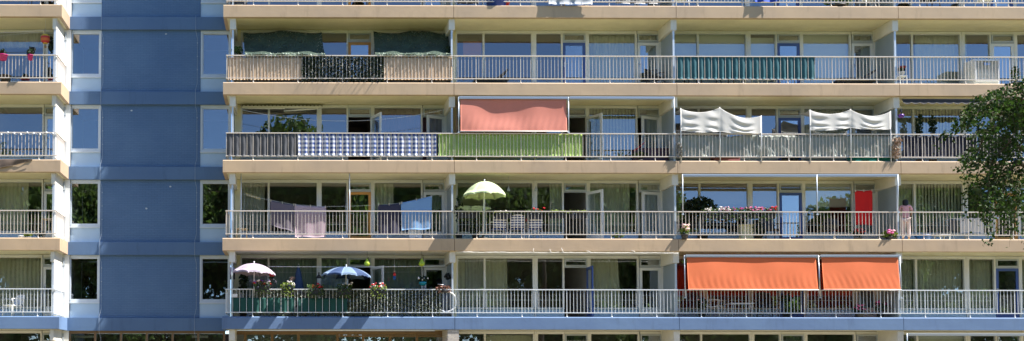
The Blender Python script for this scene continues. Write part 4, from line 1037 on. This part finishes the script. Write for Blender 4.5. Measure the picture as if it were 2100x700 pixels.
for k in range(4): a = k*1.57; t.tube([p+Vector((.05*math.cos(a), .05*math.sin(a), -.19)), p+Vector((.04*math.cos(a), .04*math.sin(a), -.25))], .004, 4)
t.build('cord', WIRE, root)
MAGP = mat('magenta_pot', (.55, .02, .2), .4)
for px, lb in ((62, 'small pink pot with trailing plant hooked on the railing'), (6, 'pink trough hooked on the railing at left edge of the photo')):
    pp = P(px, 118, -.09); plant('hanging_pot', px, 107, -.09, .12, .1, 60, LEAFD, lb, base=pp.z-.1, pot=(MAGP, .1 if px > 20 else .17, .19), size=.07, cat='flower pot')
plant('hanging_plant', 105, 92, .6, .1, .3, 110, LEAFD, 'dark hanging plant right of the balloon ornament', base=Z(105, 110, .6), size=.08, cat='plant')
plant('dark_plant', 66, 104, .15, .11, .13, 70, mat('dark_foliage', (.015, .018, .02), .6), 'dark wispy plant just above the pink pot', base=Z(66, 112, .15), size=.08, pot=(BLACK, .08, .09))
A, B = P(0, 68, .3), P(106, 62, .3)
for q in (0, .12): cable([Vector((A.x-2, .3+q, A.z-.05)), Vector((A.x, .3+q, A.z-q*.5)), Vector((B.x, .3+q, B.z))], .006, WIRE, 'clothesline', ('front' if q == 0 else 'rear')+' one of two bare lines above the balloon ornament', 'clothesline')
tub(8, 1, .3, 'dark tub on the floor below the pink trough', BLACK, .2, .3); 
# string lights row 2
x1 = XLL-.18; zr = FZ(2)+.975; root = thing('string_lights', 'string of small round white lamps wound along the railing at far left', 'string lights', (x1-1.5, 0, zr))
w = MB(); pts = []
for k in range(60): xx = x1-3.2+3.2*k/59; pts.append((xx, -.0+.02*math.sin(k), zr-.05+.03*math.sin(k*1.3)))
w.tube(pts, .005, 4); w.build('cord', WIRE, root)
for k in range(14): xx = x1-.1-.23*k; MB().ball((xx, -.03, zr-.05+.04*math.sin(k*2.1)), .035, 8, 6).build('bulb', WHITE, root)
# brown tarpaulin over the slab edge, row 2 left
t = MB(); a, b2 = X(-90, 330, -.03), X(66, 330, -.03); zt = FZ(2)-.0
def fn(u, v): return (a+(b2-a)*u, -.035-.02*math.sin(u*9+v*3)-.012*math.sin(u*31), zt-.0-(.42*(1-u**2.2)+.03)*v)
t.sheet(fn, 50, 8, .006); one(t, 'brown_tarpaulin', mat('brown_tarpaulin_cloth', (.14, .1, .075), .8, var=.2, scale=5), 'dark brown tarpaulin slung over the balcony edge at far left', 'tarpaulin')
cable([(b2-2.2+2.2*k/16, -.06, FZ(2)-.38+.36*(k/16)**2.2) for k in range(17)], .008, mat('dark_rope', (.1, .08, .06), .9), 'rope', 'rope along the lower edge of the brown tarpaulin', 'rope')
# row 3 / 4 left
stool(99, 3, .55, .4, .75, mat('light_wood', (.62, .5, .36), .6), 'light wooden bar stool behind the railing at far left', 'bar_stool', 'stool')
plant('low_plant', 58, 482, .2, .16, .05, 60, LEAFY, 'low green plant on the balcony floor left of the wooden stool', base=FZ(3), pot=(BEAMM, .1, .05)); plant('low_plant', 82, 480, .25, .22, .08, 70, LEAFD, 'low dark plant on the balcony floor below the wooden stool', base=FZ(3), pot=(DGREY, .1, .05))
one(MB().lathe((X(45, 486, .25), .25, FZ(3)), [(.001, 0), (.12, 0), (.15, .1), (.001, .12)], 10), 'round_bowl', WHITE, 'white round bowl on the balcony floor left of the low green plant', 'bowl')
chair('plastic_chair', 28, 4, .6, 'white plastic armchair behind the railing at far left', WHITE, w=.56, ang=-.7, back=.8)

# row 4 A
LILC = mat('lilac_canvas', (.56, .48, .58), .8, transl=.35); LILC2 = mat('pale_lilac_canvas', (.6, .53, .62), .8, transl=.35)
NAVYC = mat('navy_parasol', (.05, .095, .22), .8, transl=.3); PBLU = mat('pale_blue_parasol', (.26, .37, .53), .8, transl=.35)
parasol(521, 541, 560, 44, 4, -.12, 'lilac white parasol with scalloped edge at the left end', (LILC, LILC2), 10, rad(-3), .07, yb=.3)
parasol(710, 548, 566, 51, 4, -.15, 'blue and white striped parasol open over the railing', (NAVYC, PBLU), 10, rad(-2), .07, yb=.3)
root = thing('closed_parasol', 'closed dark blue parasol standing right of the bald man', 'parasol', (X(612, 580, .8), .8, FZ(4)))
q = P(612, 543, .8); zz = Z(612, 592, .8)
m = MB(); prof = [(.01, q.z), (.045, q.z-.12), (.1, q.z-.35), (.19, zz-.1), (.2, zz-.28)]
rings = []
for k, (rr, z0) in enumerate(prof):
    i = len(m.v)
    for j in range(24): a = 2*math.pi*j/24; r2 = rr*(1+.22*math.cos(8*a)*(k/4)); m.v.append(Vector((q.x+r2*math.cos(a), .8+r2*math.sin(a), z0)))
    rings.append(i)
for A_, B_ in zip(rings, rings[1:]):
    for j in range(24): m.f.append([A_+j, A_+(j+1) % 24, B_+(j+1) % 24, B_+j]); m.sm.append(True)
m.build('canopy', mat('dusk_blue_canvas', (.035, .07, .16), .85), root); MB().tube([(q.x, .8, FZ(4)), (q.x, .8, q.z+.05)], .018).build('pole', METAL, root)
fb4 = [(522, 553, 585, [PURPF, WHITEF, REDF], 'flower box with violet, white and red blossoms below the lilac parasol', 8, 14), (577, 602, 588, [WHITEF], 'flower box with white blossoms and yellow green leaves right of the lilac parasol', 12, 20), (632, 662, 592, [REDF], 'flower box with red blossoms left of the striped parasol', 10, 30), (693, 721, 591, [WHITEF], 'flower box with dark leaves under the striped parasol', 5, 30), (760, 790, 592, [WHITEF, REDF], 'flower box with white and red blossoms right of the striped parasol', 10, 20)]
for a, b2, t0, fl, lb, nf, tr in fb4: flower_box(a, b2, t0+2, 4, lb, fl, LEAFY if 'yellow' in lb or 'right' in lb else LEAF, y=-.17, nf=nf, fr=.035, lh=.17, nl=110, marks=True, trail=tr+25, h=.2)
screen('privacy_screen', 4, 474, 605, 611, 640, DGREEN, 'bottle green canvas low behind the railing at left end', nu=90, **weave('A'), group='green screens low on the railing')
screen('privacy_screen', 4, 611, 712, 612, 640, DGREEN, 'bottle green canvas low behind the railing under red flowers', nu=90, **weave('A'), group='green screens low on the railing')
GREYLEAF = mat('grey_ivy', (.1, .125, .085), .5, island=.75, transl=.2)
ivy(522, 716, 594, 612, 1500, 'strip of grey green ivy above the bottle green canvas', m=GREYLEAF, sz=.05)
ivy(712, 905, 593, 648, 6000, 'tall grey green ivy screen right of the bottle green canvas', m=GREYLEAF, sz=.05)
ivy(522, 612, 641, 648, 300, 'bottom fringe of ivy under the left bottle green canvas', m=GREYLEAF, sz=.05); ivy(614, 710, 641, 648, 300, 'bottom fringe of ivy under the right bottle green canvas', m=GREYLEAF, sz=.05)
one(MB().box(X(475, 606, .02), X(487, 606, .02), .0, .015, Z(480, 610, .02), Z(480, 603, .02)), 'small_sign', WHITE, 'small white plate fixed on the railing at left end', 'sign')
PEAR = mat('pear_lamp', (.42, .55, .035), .35, island=0)
for px, lb in ((753, 'green pear shaped lamp hanging above the striped parasol'), (865, 'green pear shaped lamp hanging above the turquoise pot')):
    p = P(px, 539, .15); root = thing('pear_lamp', lb, 'lamp', p, 'green pear shaped lamps')
    MB().lathe(p, [(.001, -.13), (.07, -.12), (.112, -.06), (.1, .0), (.06, .06), (.035, .12), (.012, .15), (.001, .15)], 16).build('body', PEAR, root)
    MB().tube([p+Vector((0, 0, .15)), Vector((p.x, p.y, FZ(3)-SLAB+.01))], .005, 4).build('cord', BLACK, root)
    lf = MB(); lf.leaf(p+Vector((.04, -.01, .16)), .06, 1.6); lf.build('leaf', LEAF, root)
p = P(867, 582, .3); root = thing('hanging_pot', 'turquoise hanging bowl with white flowers below the pear lamp', 'flower pot', p)
MB().lathe(p, [(.001, -.08), (.08, -.07), (.13, -.0), (.14, .06), (.12, .06), (.001, .04)], 14).build('pot', mat('turquoise_pot', (.01, .3, .38), .35), root)
m = MB(); blob_leaves(m, p+Vector((0, 0, .15)), .18, .15, .13, 110, .07); m.build('foliage', LEAFD, root); m = MB()
for _ in range(7): m.ball(p+Vector((R(-.17, .17), -.1, .12+R(-.02, .1))), .028, 6, 4)
m.build('blossoms', WHITEF, root); m = MB()
for k in range(3): m.tube([p+Vector((.13*math.cos(k*2.1), .13*math.sin(k*2.1), .05)), p+Vector((0, 0, .75))], .004, 4)
m.build('cord', BLACK, root)
p = P(809, 568, .3); root = thing('hanging_doll', 'small red and blue doll hanging on a thread left of the pear lamp', 'ornament', p)
MB().lathe(p, [(.001, .03), (.04, .04), (.055, .09), (.03, .15), (.001, .16)], 10).build('coat', mat('doll_red', (.6, .02, .02), .6), root); MB().ball(p+Vector((0, 0, .19)), .032).build('head', SKIN, root)
m = MB(); m.tube([p+Vector((-.02, 0, .04)), p+Vector((-.03, 0, -.1))], .017); m.tube([p+Vector((.02, 0, .04)), p+Vector((.02, 0, -.12))], .017); m.build('trousers', mat('doll_blue', (.03, .15, .5), .6), root)
MB().tube([p+Vector((0, 0, .21)), Vector((p.x, p.y, FZ(3)-SLAB+.01))], .004, 4).build('cord', WIRE, root); MB().ball(p+Vector((0, 0, .38)), .025).build('bead', WHITE, root)
p = P(654, 590, .35); root = thing('lantern', 'tall black lantern left of the striped parasol', 'lantern', p)
m = MB(); w2 = .075
for sx in (-1, 1):
    for sy in (-1, 1): m.box(p.x+sx*w2-.01, p.x+sx*w2+.01, .35+sy*w2-.01, .35+sy*w2+.01, p.z, p.z+.34)
m.box(p.x-.1, p.x+.1, .25, .45, p.z-.03, p.z); m.build('frame', BLACK, root); MB().lathe((p.x, .35, p.z+.34), [(.12, 0), (.06, .09), (.02, .13), (.02, .2), (.001, .21)], 8).build('roof', BLACK, root)
m = MB(); m.tube([(p.x, .35, p.z), (p.x, .35, FZ(4))], .02); m.build('post', BLACK, root)
cable([P(552, 547, .4), P(720, 548, .4), P(914, 546, .4)], .012, WHITE, 'white_rod', 'long white rod across the balcony under the pear lamps', 'rod')
# bicycle at right end
def bicycle():
    y = .14; c = P(915, 619, y); z = FZ(4); rr = .36; c.z = z+rr+.12 if False else Z(915, 619, y)
    root = thing('bicycle', 'bicycle with pale tyres leaning behind the railing at right end', 'bicycle', (c.x, y, c.z-rr))
    def wheel(cx, cy):
        t = MB(); n = 32
        pts = [(cx+rr*math.cos(2*math.pi*k/n), cy+.0, c.z+rr*math.sin(2*math.pi*k/n)) for k in range(n+1)]
        wo = t.tube(pts, .03, 6, False).build('wheel', mat('pale_tyre', (.85, .86, .88), .6), root)
        s = MB()
        for k in range(14): a = 2*math.pi*k/14; s.tube([(cx, cy, c.z), (cx+.34*math.cos(a), cy, c.z+.34*math.sin(a))], .0025, 3)
        s.tube([(cx, cy-.04, c.z), (cx, cy+.04, c.z)], .025, 8); s.build('spokes', METAL, wo)
    wheel(c.x, y); wheel(c.x-.72, y+.75)
    # frame runs diagonally back into the balcony
    d = Vector((-.72, .75, 0))
    f = MB(); B0 = c; Q = c+d
    f.tube([B0, c+d*.08+Vector((0, 0, .55))], .017); f.tube([c+d*.08+Vector((0, 0, .42)), c+d*.5+Vector((0, 0, -.05)), Q], .018); f.tube([c+d*.08+Vector((0, 0, .5)), c+d*.62+Vector((0, 0, .42)), Q], .016); f.tube([c+d*.5+Vector((0, 0, -.05)), c+d*.64+Vector((0, 0, .5))], .016)
    f.build('frame', mat('bike_blue', (.02, .04, .12), .35), root)
    MB().ball(c+d*.65+Vector((0, 0, .53)), .1, 8, 5, .4).build('saddle', BLACK, root)
    MB().tube([c+d*.08+Vector((-.25, -.1, .62)), c+d*.08+Vector((0, 0, .6)), c+d*.08+Vector((.2, .2, .62))], .014).build('handlebar', METAL, root)
bicycle()
t = MB(); p = P(912, 592, .05)
for _ in range(90): t.leaf(p+Vector((R(-.3, .2), R(-.1, .1), R(-.12, .08))), .06, 2.2)
root = thing('dried_plant', 'dried reddish plant in a pot above the bicycle wheel', 'plant', p-Vector((0, 0, .15))); t.build('foliage', mat('dry_red_leaf', (.25, .12, .08), .8, island=.4), root)
MB().lathe(p-Vector((0, 0, .15)), [(.001, 0), (.09, 0), (.11, .13), (.001, .13)], 10).build('pot', DGREY, root)
plant('hanging_plant', 918, 567, .35, .12, .14, 70, mat('dark_foliage', (.015, .018, .02), .6), 'small dark plant hanging at the right end above the bicycle', base=Z(918, 572, .35), size=.07)
plant('tall_plant', 499, 575, .9, .16, .5, 160, LEAFD, 'tall dark plant behind the lilac parasol', base=FZ(4), pot=(DGREY, .15, .25), size=.09)
plant('red_plant', 556, 568, .3, .1, .09, 50, LEAFD, 'small pot of red flowers left of the bald man', base=Z(556, 576, .3), flowers=[REDF], nf=10, pot=(DGREY, .07, .08))
for px, lb in ((476, 'pale bag hanging at the left post, upper one'), (477, 'dark bag hanging at the left post, lower one')):
    up = 'upper' in lb; p = P(px, 556 if up else 566, .25); t = MB()
    def fn(u, v): return (p.x-.09+.18*u, p.y-.05*math.sin(math.pi*u), p.z+.13-.26*v)
    t.sheet(fn, 8, 6, .05); one(t, 'hanging_bag', mat('bag_violet', (.3, .26, .36), .8) if up else NAVY, lb, 'bag')
# row 4 B: furled white cloth along the slab edge
root = thing('furled_sunshade', 'ragged white cloth furled along the balcony edge above the empty balcony', 'sunshade', (X(1165, 516, .0), 0, Z(1165, 518, 0)))
a, b2 = P(940, 517.5, -.02), P(1391, 519.5, -.02)
t = MB(); pts = []; rs = []
for k in range(120):
    q = a.lerp(b2, k/119); pts.append(q+Vector((0, R(-.006, .006), .004*math.sin(k*.37)+R(-.006, .006)))); rs.append(R(.010, .02))
t.tube(pts, rs, 6); t.build('roll', WCLOTH, root)
t = MB()
for px, L in ((1095, .12), (1130, .1), (1155, .14), (1210, .04), (1302, .05)):
    q = P(px, 517, -.02); t.tube([q, q+Vector((-.04, -.03, L*.4)), q+Vector((R(-.16, .02), -.03, L))], [.018, .012, .006], 5)
t.build('rag_end', WCLOTH, root)
# row 4 C: two orange awnings
awning(1405, 1675, 523, 594, 4, 'wide orange roller awning lowered to the railing', ORNG, out=.13, name='orange_awning', bulge=.0, sagw=.012)
awning(1681, 1843, 523, 594, 4, 'narrow orange roller awning lowered to the railing', ORNG, out=.13, name='orange_awning', bulge=.0, sagw=.01)
post(1403.5, 524, 611, .03, 'thin awning post at left edge of the wide orange awning', y1=-.03); post(1678, 524, 611, .03, 'thin awning post between the two orange awnings', m=METAL, w=.035, y1=-.06); post(1845, 524, 612, .03, 'thin awning post at right edge of the narrow orange awning', y1=-.03)
chair('garden_chair', 1464, 4, .6, 'white high backed garden chair below the wide orange awning', mat('ivory_plastic', (.75, .7, .62), .5), w=.55, back=1.02, ang=.9)
x0 = X(1516, 640, .6); z = FZ(4); root = thing('garden_table', 'white folding garden table below the wide orange awning', 'table', (x0, .6, z))
MB().box(x0-.42, x0+.42, .3, .9, z+.5, z+.53).build('tabletop', WHITE, root)
for sx in (-1, 1):
    for sy in (-1, 1): MB().tube([(x0+sx*.3, .6+sy*.25, z+.5), (x0+sx*.36, .6+sy*.25, z)], .014).build('leg', WHITE, root)
for px, fl, lb, zz in ((1806, MAG, 'magenta flowering plant below the narrow orange awning', 628), (1762, PINKF, 'small magenta flowering plant left of the larger one', 636), (1612, REDF, 'tall plant with one red blossom below the wide orange awning', 612), (1440, PALEP, 'plant at left end below the wide orange awning', 622)):
    plant('flowering_plant', px, zz, .6, .25, .2, 150, LEAFD, lb, flowers=[fl], nf=16 if fl in (MAG, PINKF) else 3, fr=.04, base=FZ(4), pot=(DGREY, .14, .2), cat='flower pot')
chair('garden_chair', 1572, 4, .75, 'black garden chair right of the white folding table', BLACK, w=.56, back=.95)
awning(1861, 2100, 684, 0, 5, 'rolled up awning cassette below the empty balcony at lower right'); post(1860, 684, 720, -.04, 'awning post at the left end of the lowest cassette')
# small outdoor bits under row 5 entrance: round ceiling lamps
for px, lb in ((173, 'long white ceiling lamp in the entrance, leftmost'), (410, 'round white ceiling lamp in the entrance by the brown frames')):
    q = P(px, 691, 2.6); t = MB()
    t.box(q.x-(.9 if px < 300 else .3), q.x+(.4 if px < 300 else .3), 2.5, 2.7, q.z-.04, q.z+.04); one(t, 'ceiling_lamp', WHITE, lb, 'lamp')

# row 0: only the feet of what stands there
tub(1022, 0, .35, 'blue plastic tub cut off by the top edge of the photo', mat('blue_tub', (.02, .07, .4), .4), .42, .4)
tub(1042, 0, .2, 'small red bucket right of the blue tub at the top edge', mat('red_plastic', (.5, .02, .04), .4), .09, .16, 'bucket', 'bucket')
t = hang(1262, 1352, -30, 8, .25, 30, 8, .03, 12, crumple=.01); one(t, 'striped_cloth', check_mat('grey_stripe', (.6, .6, .6), (.05, .05, .05), .06, .5), 'grey striped cloth behind the railing at the top edge', 'cloth')
for px, w2, lb in ((490, 34, 'dark blanket behind railing at the left of the top edge'), (960, 44, 'dark patterned cloth beside the blue tub at the top edge'), (1170, 90, 'grey cloth added at the top edge to cast a slanting shadow')):
    one(hang(px-w2/2, px+w2/2, -34, 9, .2 if px != 1170 else -.1, 20, 6, .03, 14, crumple=.01), 'hanging_cloth', GRY if px != 1170 else mat('grey_shadow_caster', (.4, .42, .45), .9), lb, 'cloth')  # the pale grey one is added to throw a slanting shadow below
one(hang(1548, 1592, -40, 4, -.1, 20, 6, .03, 14), 'hanging_cloth', mat('blue_shadow_caster', (.03, .07, .35), .9), 'blue cloth added over the railing at the top edge to cast a shadow', 'cloth')  # added as a shadow caster for the slab edge below
plant('leafy_planter', 1718, 2, .3, .55, .2, 420, LEAF, 'leafy plant with white blossoms cut by the top edge', flowers=[WHITEF], nf=16, base=FZ(0), pot=(DGREY, .3, .1), ry=.2)
for px, m_, lb in ((1400, WHITE, 'white chair at the top edge above the frosted screen'), (1790, WHITE, 'white chair at the top edge right of the leafy planter'), (1915, BLACK, 'black chair at the top edge above the air cooler'), (2030, WHITE, 'white chair at the top edge near the right corner'), (740, BLACK, 'black chair at the top edge above the ivy hedge'), (95, BLACK, 'black chair at the top edge above the balloon ornament'), (70, DGREY, 'dark grey chair at the top left above the balloon ornament')):
    chair('garden_chair', px, 0, .5, lb, m_)

# ------------------------------------------------------------------ trees
def birch():
    Y = -18.0; r0 = P(2190, 700, Y); root = thing('birch_tree', 'leafy birch with drooping twigs in front of the balconies at right', 'tree', (r0.x, Y, 0))
    tr = MB(); top = P(2185, -60, Y)
    tr.tube([(r0.x+.1, Y, -.1), (r0.x, Y, 2), (r0.x-.05, Y, 4), (P(2188, 330, Y).x, Y, P(0, 330, Y).z), (top.x, Y, top.z), (top.x+.1, Y, top.z+2)], [.2, .17, .15, .12, .07, .03], 10); tr.build('trunk', BARK, root)
    limbs = [[(2188, 330), (2140, 240), (2090, 200), (2045, 200), (2010, 222), (1985, 262)],
             [(2188, 300), (2130, 215), (2100, 185), (2070, 182)],
             [(2188, 380), (2120, 280), (2065, 245), (2020, 275), (1998, 330)],
             [(2188, 420), (2120, 320), (2070, 290), (2035, 330), (2022, 390)],
             [(2188, 450), (2130, 360), (2085, 330), (2060, 370), (2045, 420)],
             [(2188, 350), (2130, 260), (2085, 235), (2050, 260)], [(2188, 480), (2130, 400), (2098, 400), (2085, 430)],
             [(2188, 280), (2150, 200), (2110, 196), (2090, 230)]]
    lb = MB(); tw = MB(); lf = MB()
    for li, L in enumerate(limbs):
        yo = R(-1.6, 1.6); n = len(L)
        pts = [P(a, b2, Y+yo*(k/(n-1))) for k, (a, b2) in enumerate(L)]
        fine = []
        for A_, B_ in zip(pts, pts[1:]):
            for q in range(5): fine.append(A_.lerp(B_, q/5))
        fine.append(pts[-1]); N_ = len(fine)
        lb.tube(fine, [.05*(1-k/N_)+.006 for k in range(N_)], 6)
        for k in range(7, N_):
            for _ in range(4):
                s = fine[k]+Vector((R(-.1, .1), R(-.5, .5), R(-.05, .1)))
                ln = R(.25, .9)*(1.0 if s.x > P(2005, 0, Y).x else .45); dx = R(-.3, .2); dy = R(-.3, .3)
                tp = [s+Vector((dx*math.sin(t*1.5)*.8, dy*t, .08*math.sin(t*3.1)-ln*t*t)) for t in (0, .25, .5, .75, 1)]
                tw.tube(tp, [.005, .004, .003, .002, .0015], 3, False)
                for t in range(19):
                    u = R(.05, 1)*4; i = min(3, int(u)); p = tp[i].lerp(tp[i+1], u-i)
                    lf.leaf(p+Vector((R(-.05, .05), R(-.06, .06), R(-.07, .02))), R(.034, .06), 1.35, .5)
            if R(0, 1) < .35:
                s = fine[k]
                tp = [s, s+Vector((R(-.1, .1), 0, R(.08, .22)))]; tw.tube(tp, [.004, .002], 3, False)
                for _ in range(8): lf.leaf(tp[0].lerp(tp[1], R(.3, 1.1))+Vector((R(-.05, .05), R(-.05, .05), R(-.04, .04))), R(.034, .055), 1.35)
    # the long hanging tip
    for px, y0, y1, nl in ((2028, 390, 506, 85), (2020, 350, 430, 45), (1996, 320, 385, 38), (1974, 320, 352, 26), (2048, 380, 425, 30), (2088, 380, 420, 35), (1968, 240, 268, 22), (2110, 380, 460, 50)):
        A_, B_ = P(px+R(4, 12), y0, Y-.5), P(px, y1, Y-.5); tw.tube([A_, A_.lerp(B_, .5)+Vector((.05, 0, 0)), B_], [.006, .004, .002], 3, False)
        for _ in range(nl): t = R(0, 1); w_ = .08*(1-.4*t); lf.leaf(A_.lerp(B_, t)+Vector((R(-w_, w_), R(-.15, .15), 0)), R(.036, .06), 1.35, .5)
    lb.build('limbs', BARK, root); tw.build('twigs', BARK, root); lf.build('crown', mat('birch_leaf', (.034, .072, .011), .6, island=.65, transl=.3, spec=.25), root)
birch()
def crown_mesh(n, seed):
    random.seed(seed); mb = MB(); lobes = [(Vector((R(-.5, .5), R(-.5, .5), R(-.7, .75))), R(.28, .5)) for _ in range(20)]
    for _ in range(n):
        c, rr = random.choice(lobes); d = Vector((R(-1, 1), R(-1, 1), R(-1, 1))).normalized()*rr*R(.6, 1.05); mb.leaf(c+d, R(.024, .055), 1.3)
    return mb
TL = mat('park_tree_leaf', (.12, .19, .035), .6, island=.6, transl=.45)
prot = None
for k, (tx, ty, th, tw) in enumerate([(-38, -62, 22, 6), (-28, -60, 20, 6), (-19, -58, 18.5, 6), (-11, -63, 21, 6), (-3, -60, 23.5, 6.5), (5, -64, 22, 6), (13, -62, 20.5, 6), (22, -60, 20, 6), (31, -66, 19, 6), (41, -64, 13, 5.5), (50, -62, 17, 6), (58, -66, 22, 6.5), (68, -62, 19, 6), (80, -62, 20, 6), (35, -60, 12, 5), (-48, -60, 20, 6)]):
    if prot is None:
        cm = crown_mesh(42000, 3); root = thing('park_tree', 'tall leafy tree in the park opposite the flats', 'tree', (tx, ty, 0), 'trees opposite the flats')
        cr = cm.build('crown', TL, root, world=False); tk = MB().tube([(0, 0, -.2), (.1, 0, 5), (0, .1, 12)], [.35, .28, .12], 8).build('trunk', BARK, root, world=False); prot = (root, cr, tk)
    else:
        root = prot[0].copy(); C.objects.link(root); root.location = (tx, ty, 0); cr = prot[1].copy(); tk = prot[2].copy()
        for o in (cr, tk): C.objects.link(o); o.parent = root
    cr.location = (0, 0, th*.53); cr.scale = (tw*1.4, tw*1.2, th*.52); cr.rotation_euler.z = k*1.3; tk.scale = (1, 1, th/14)

hd = MB()
for _ in range(26000):
    hx = R(-60, 95); hd.leaf((hx, -54+R(-1.2, 1.2), R(0, 1)**.7*(7.6+1.2*math.sin(hx*.7)+.5*math.sin(hx*1.9))), R(.25, .55), 1.3)
tag(hd.build('shrub_hedge', TL), 'long tall shrub hedge along the park edge opposite the flats', 'hedge')
# ------------------------------------------------------------------ light, sky, camera
SUN = Vector((.7, -.18, 1.0)).normalized()
w = bpy.data.worlds.new('World'); bpy.context.scene.world = w; w.use_nodes = True
nt = w.node_tree; sky = nt.nodes.new('ShaderNodeTexSky'); sky.sky_type = 'NISHITA'; sky.sun_disc = False
sky.sun_elevation = math.asin(SUN.z); sky.sun_rotation = math.atan2(SUN.x, SUN.y); sky.dust_density = .05; sky.ozone_density = 4.5; sky.air_density = 1.0; sky.altitude = 2500
nt.links.new(sky.outputs[0], nt.nodes['Background'].inputs[0]); nt.nodes['Background'].inputs[1].default_value = .10
sl = bpy.data.lights.new('sun', 'SUN'); sl.energy = 5.0; sl.angle = rad(.53); sl.color = (1, .95, .88)
so = bpy.data.objects.new('sun', sl); C.objects.link(so); so.rotation_euler = (-SUN).to_track_quat('-Z', 'Y').to_euler(); so.location = (0, -20, 60)
cd = bpy.data.cameras.new('camera'); co = bpy.data.objects.new('camera', cd); C.objects.link(co)
cd.sensor_width = 36; cd.lens = F/2100*36; cd.shift_x = (1050-CX)/2100; cd.shift_y = (CY-350)/2100; cd.clip_start = .1; cd.clip_end = 2000
M = Matrix((RT, UP, -FW)).transposed().to_4x4(); M.translation = CAM; co.matrix_world = M
sc = bpy.context.scene; sc.camera = co
sc.view_settings.view_transform = 'Standard'; sc.view_settings.look = 'None'; sc.view_settings.gamma = 1; sc.view_settings.use_curve_mapping = False
sc.view_settings.exposure = 1.3
sc.render.engine = 'CYCLES'; sc.cycles.max_bounces = 8; sc.cycles.transparent_max_bounces = 12; sc.cycles.caustics_reflective = False; sc.cycles.caustics_refractive = False
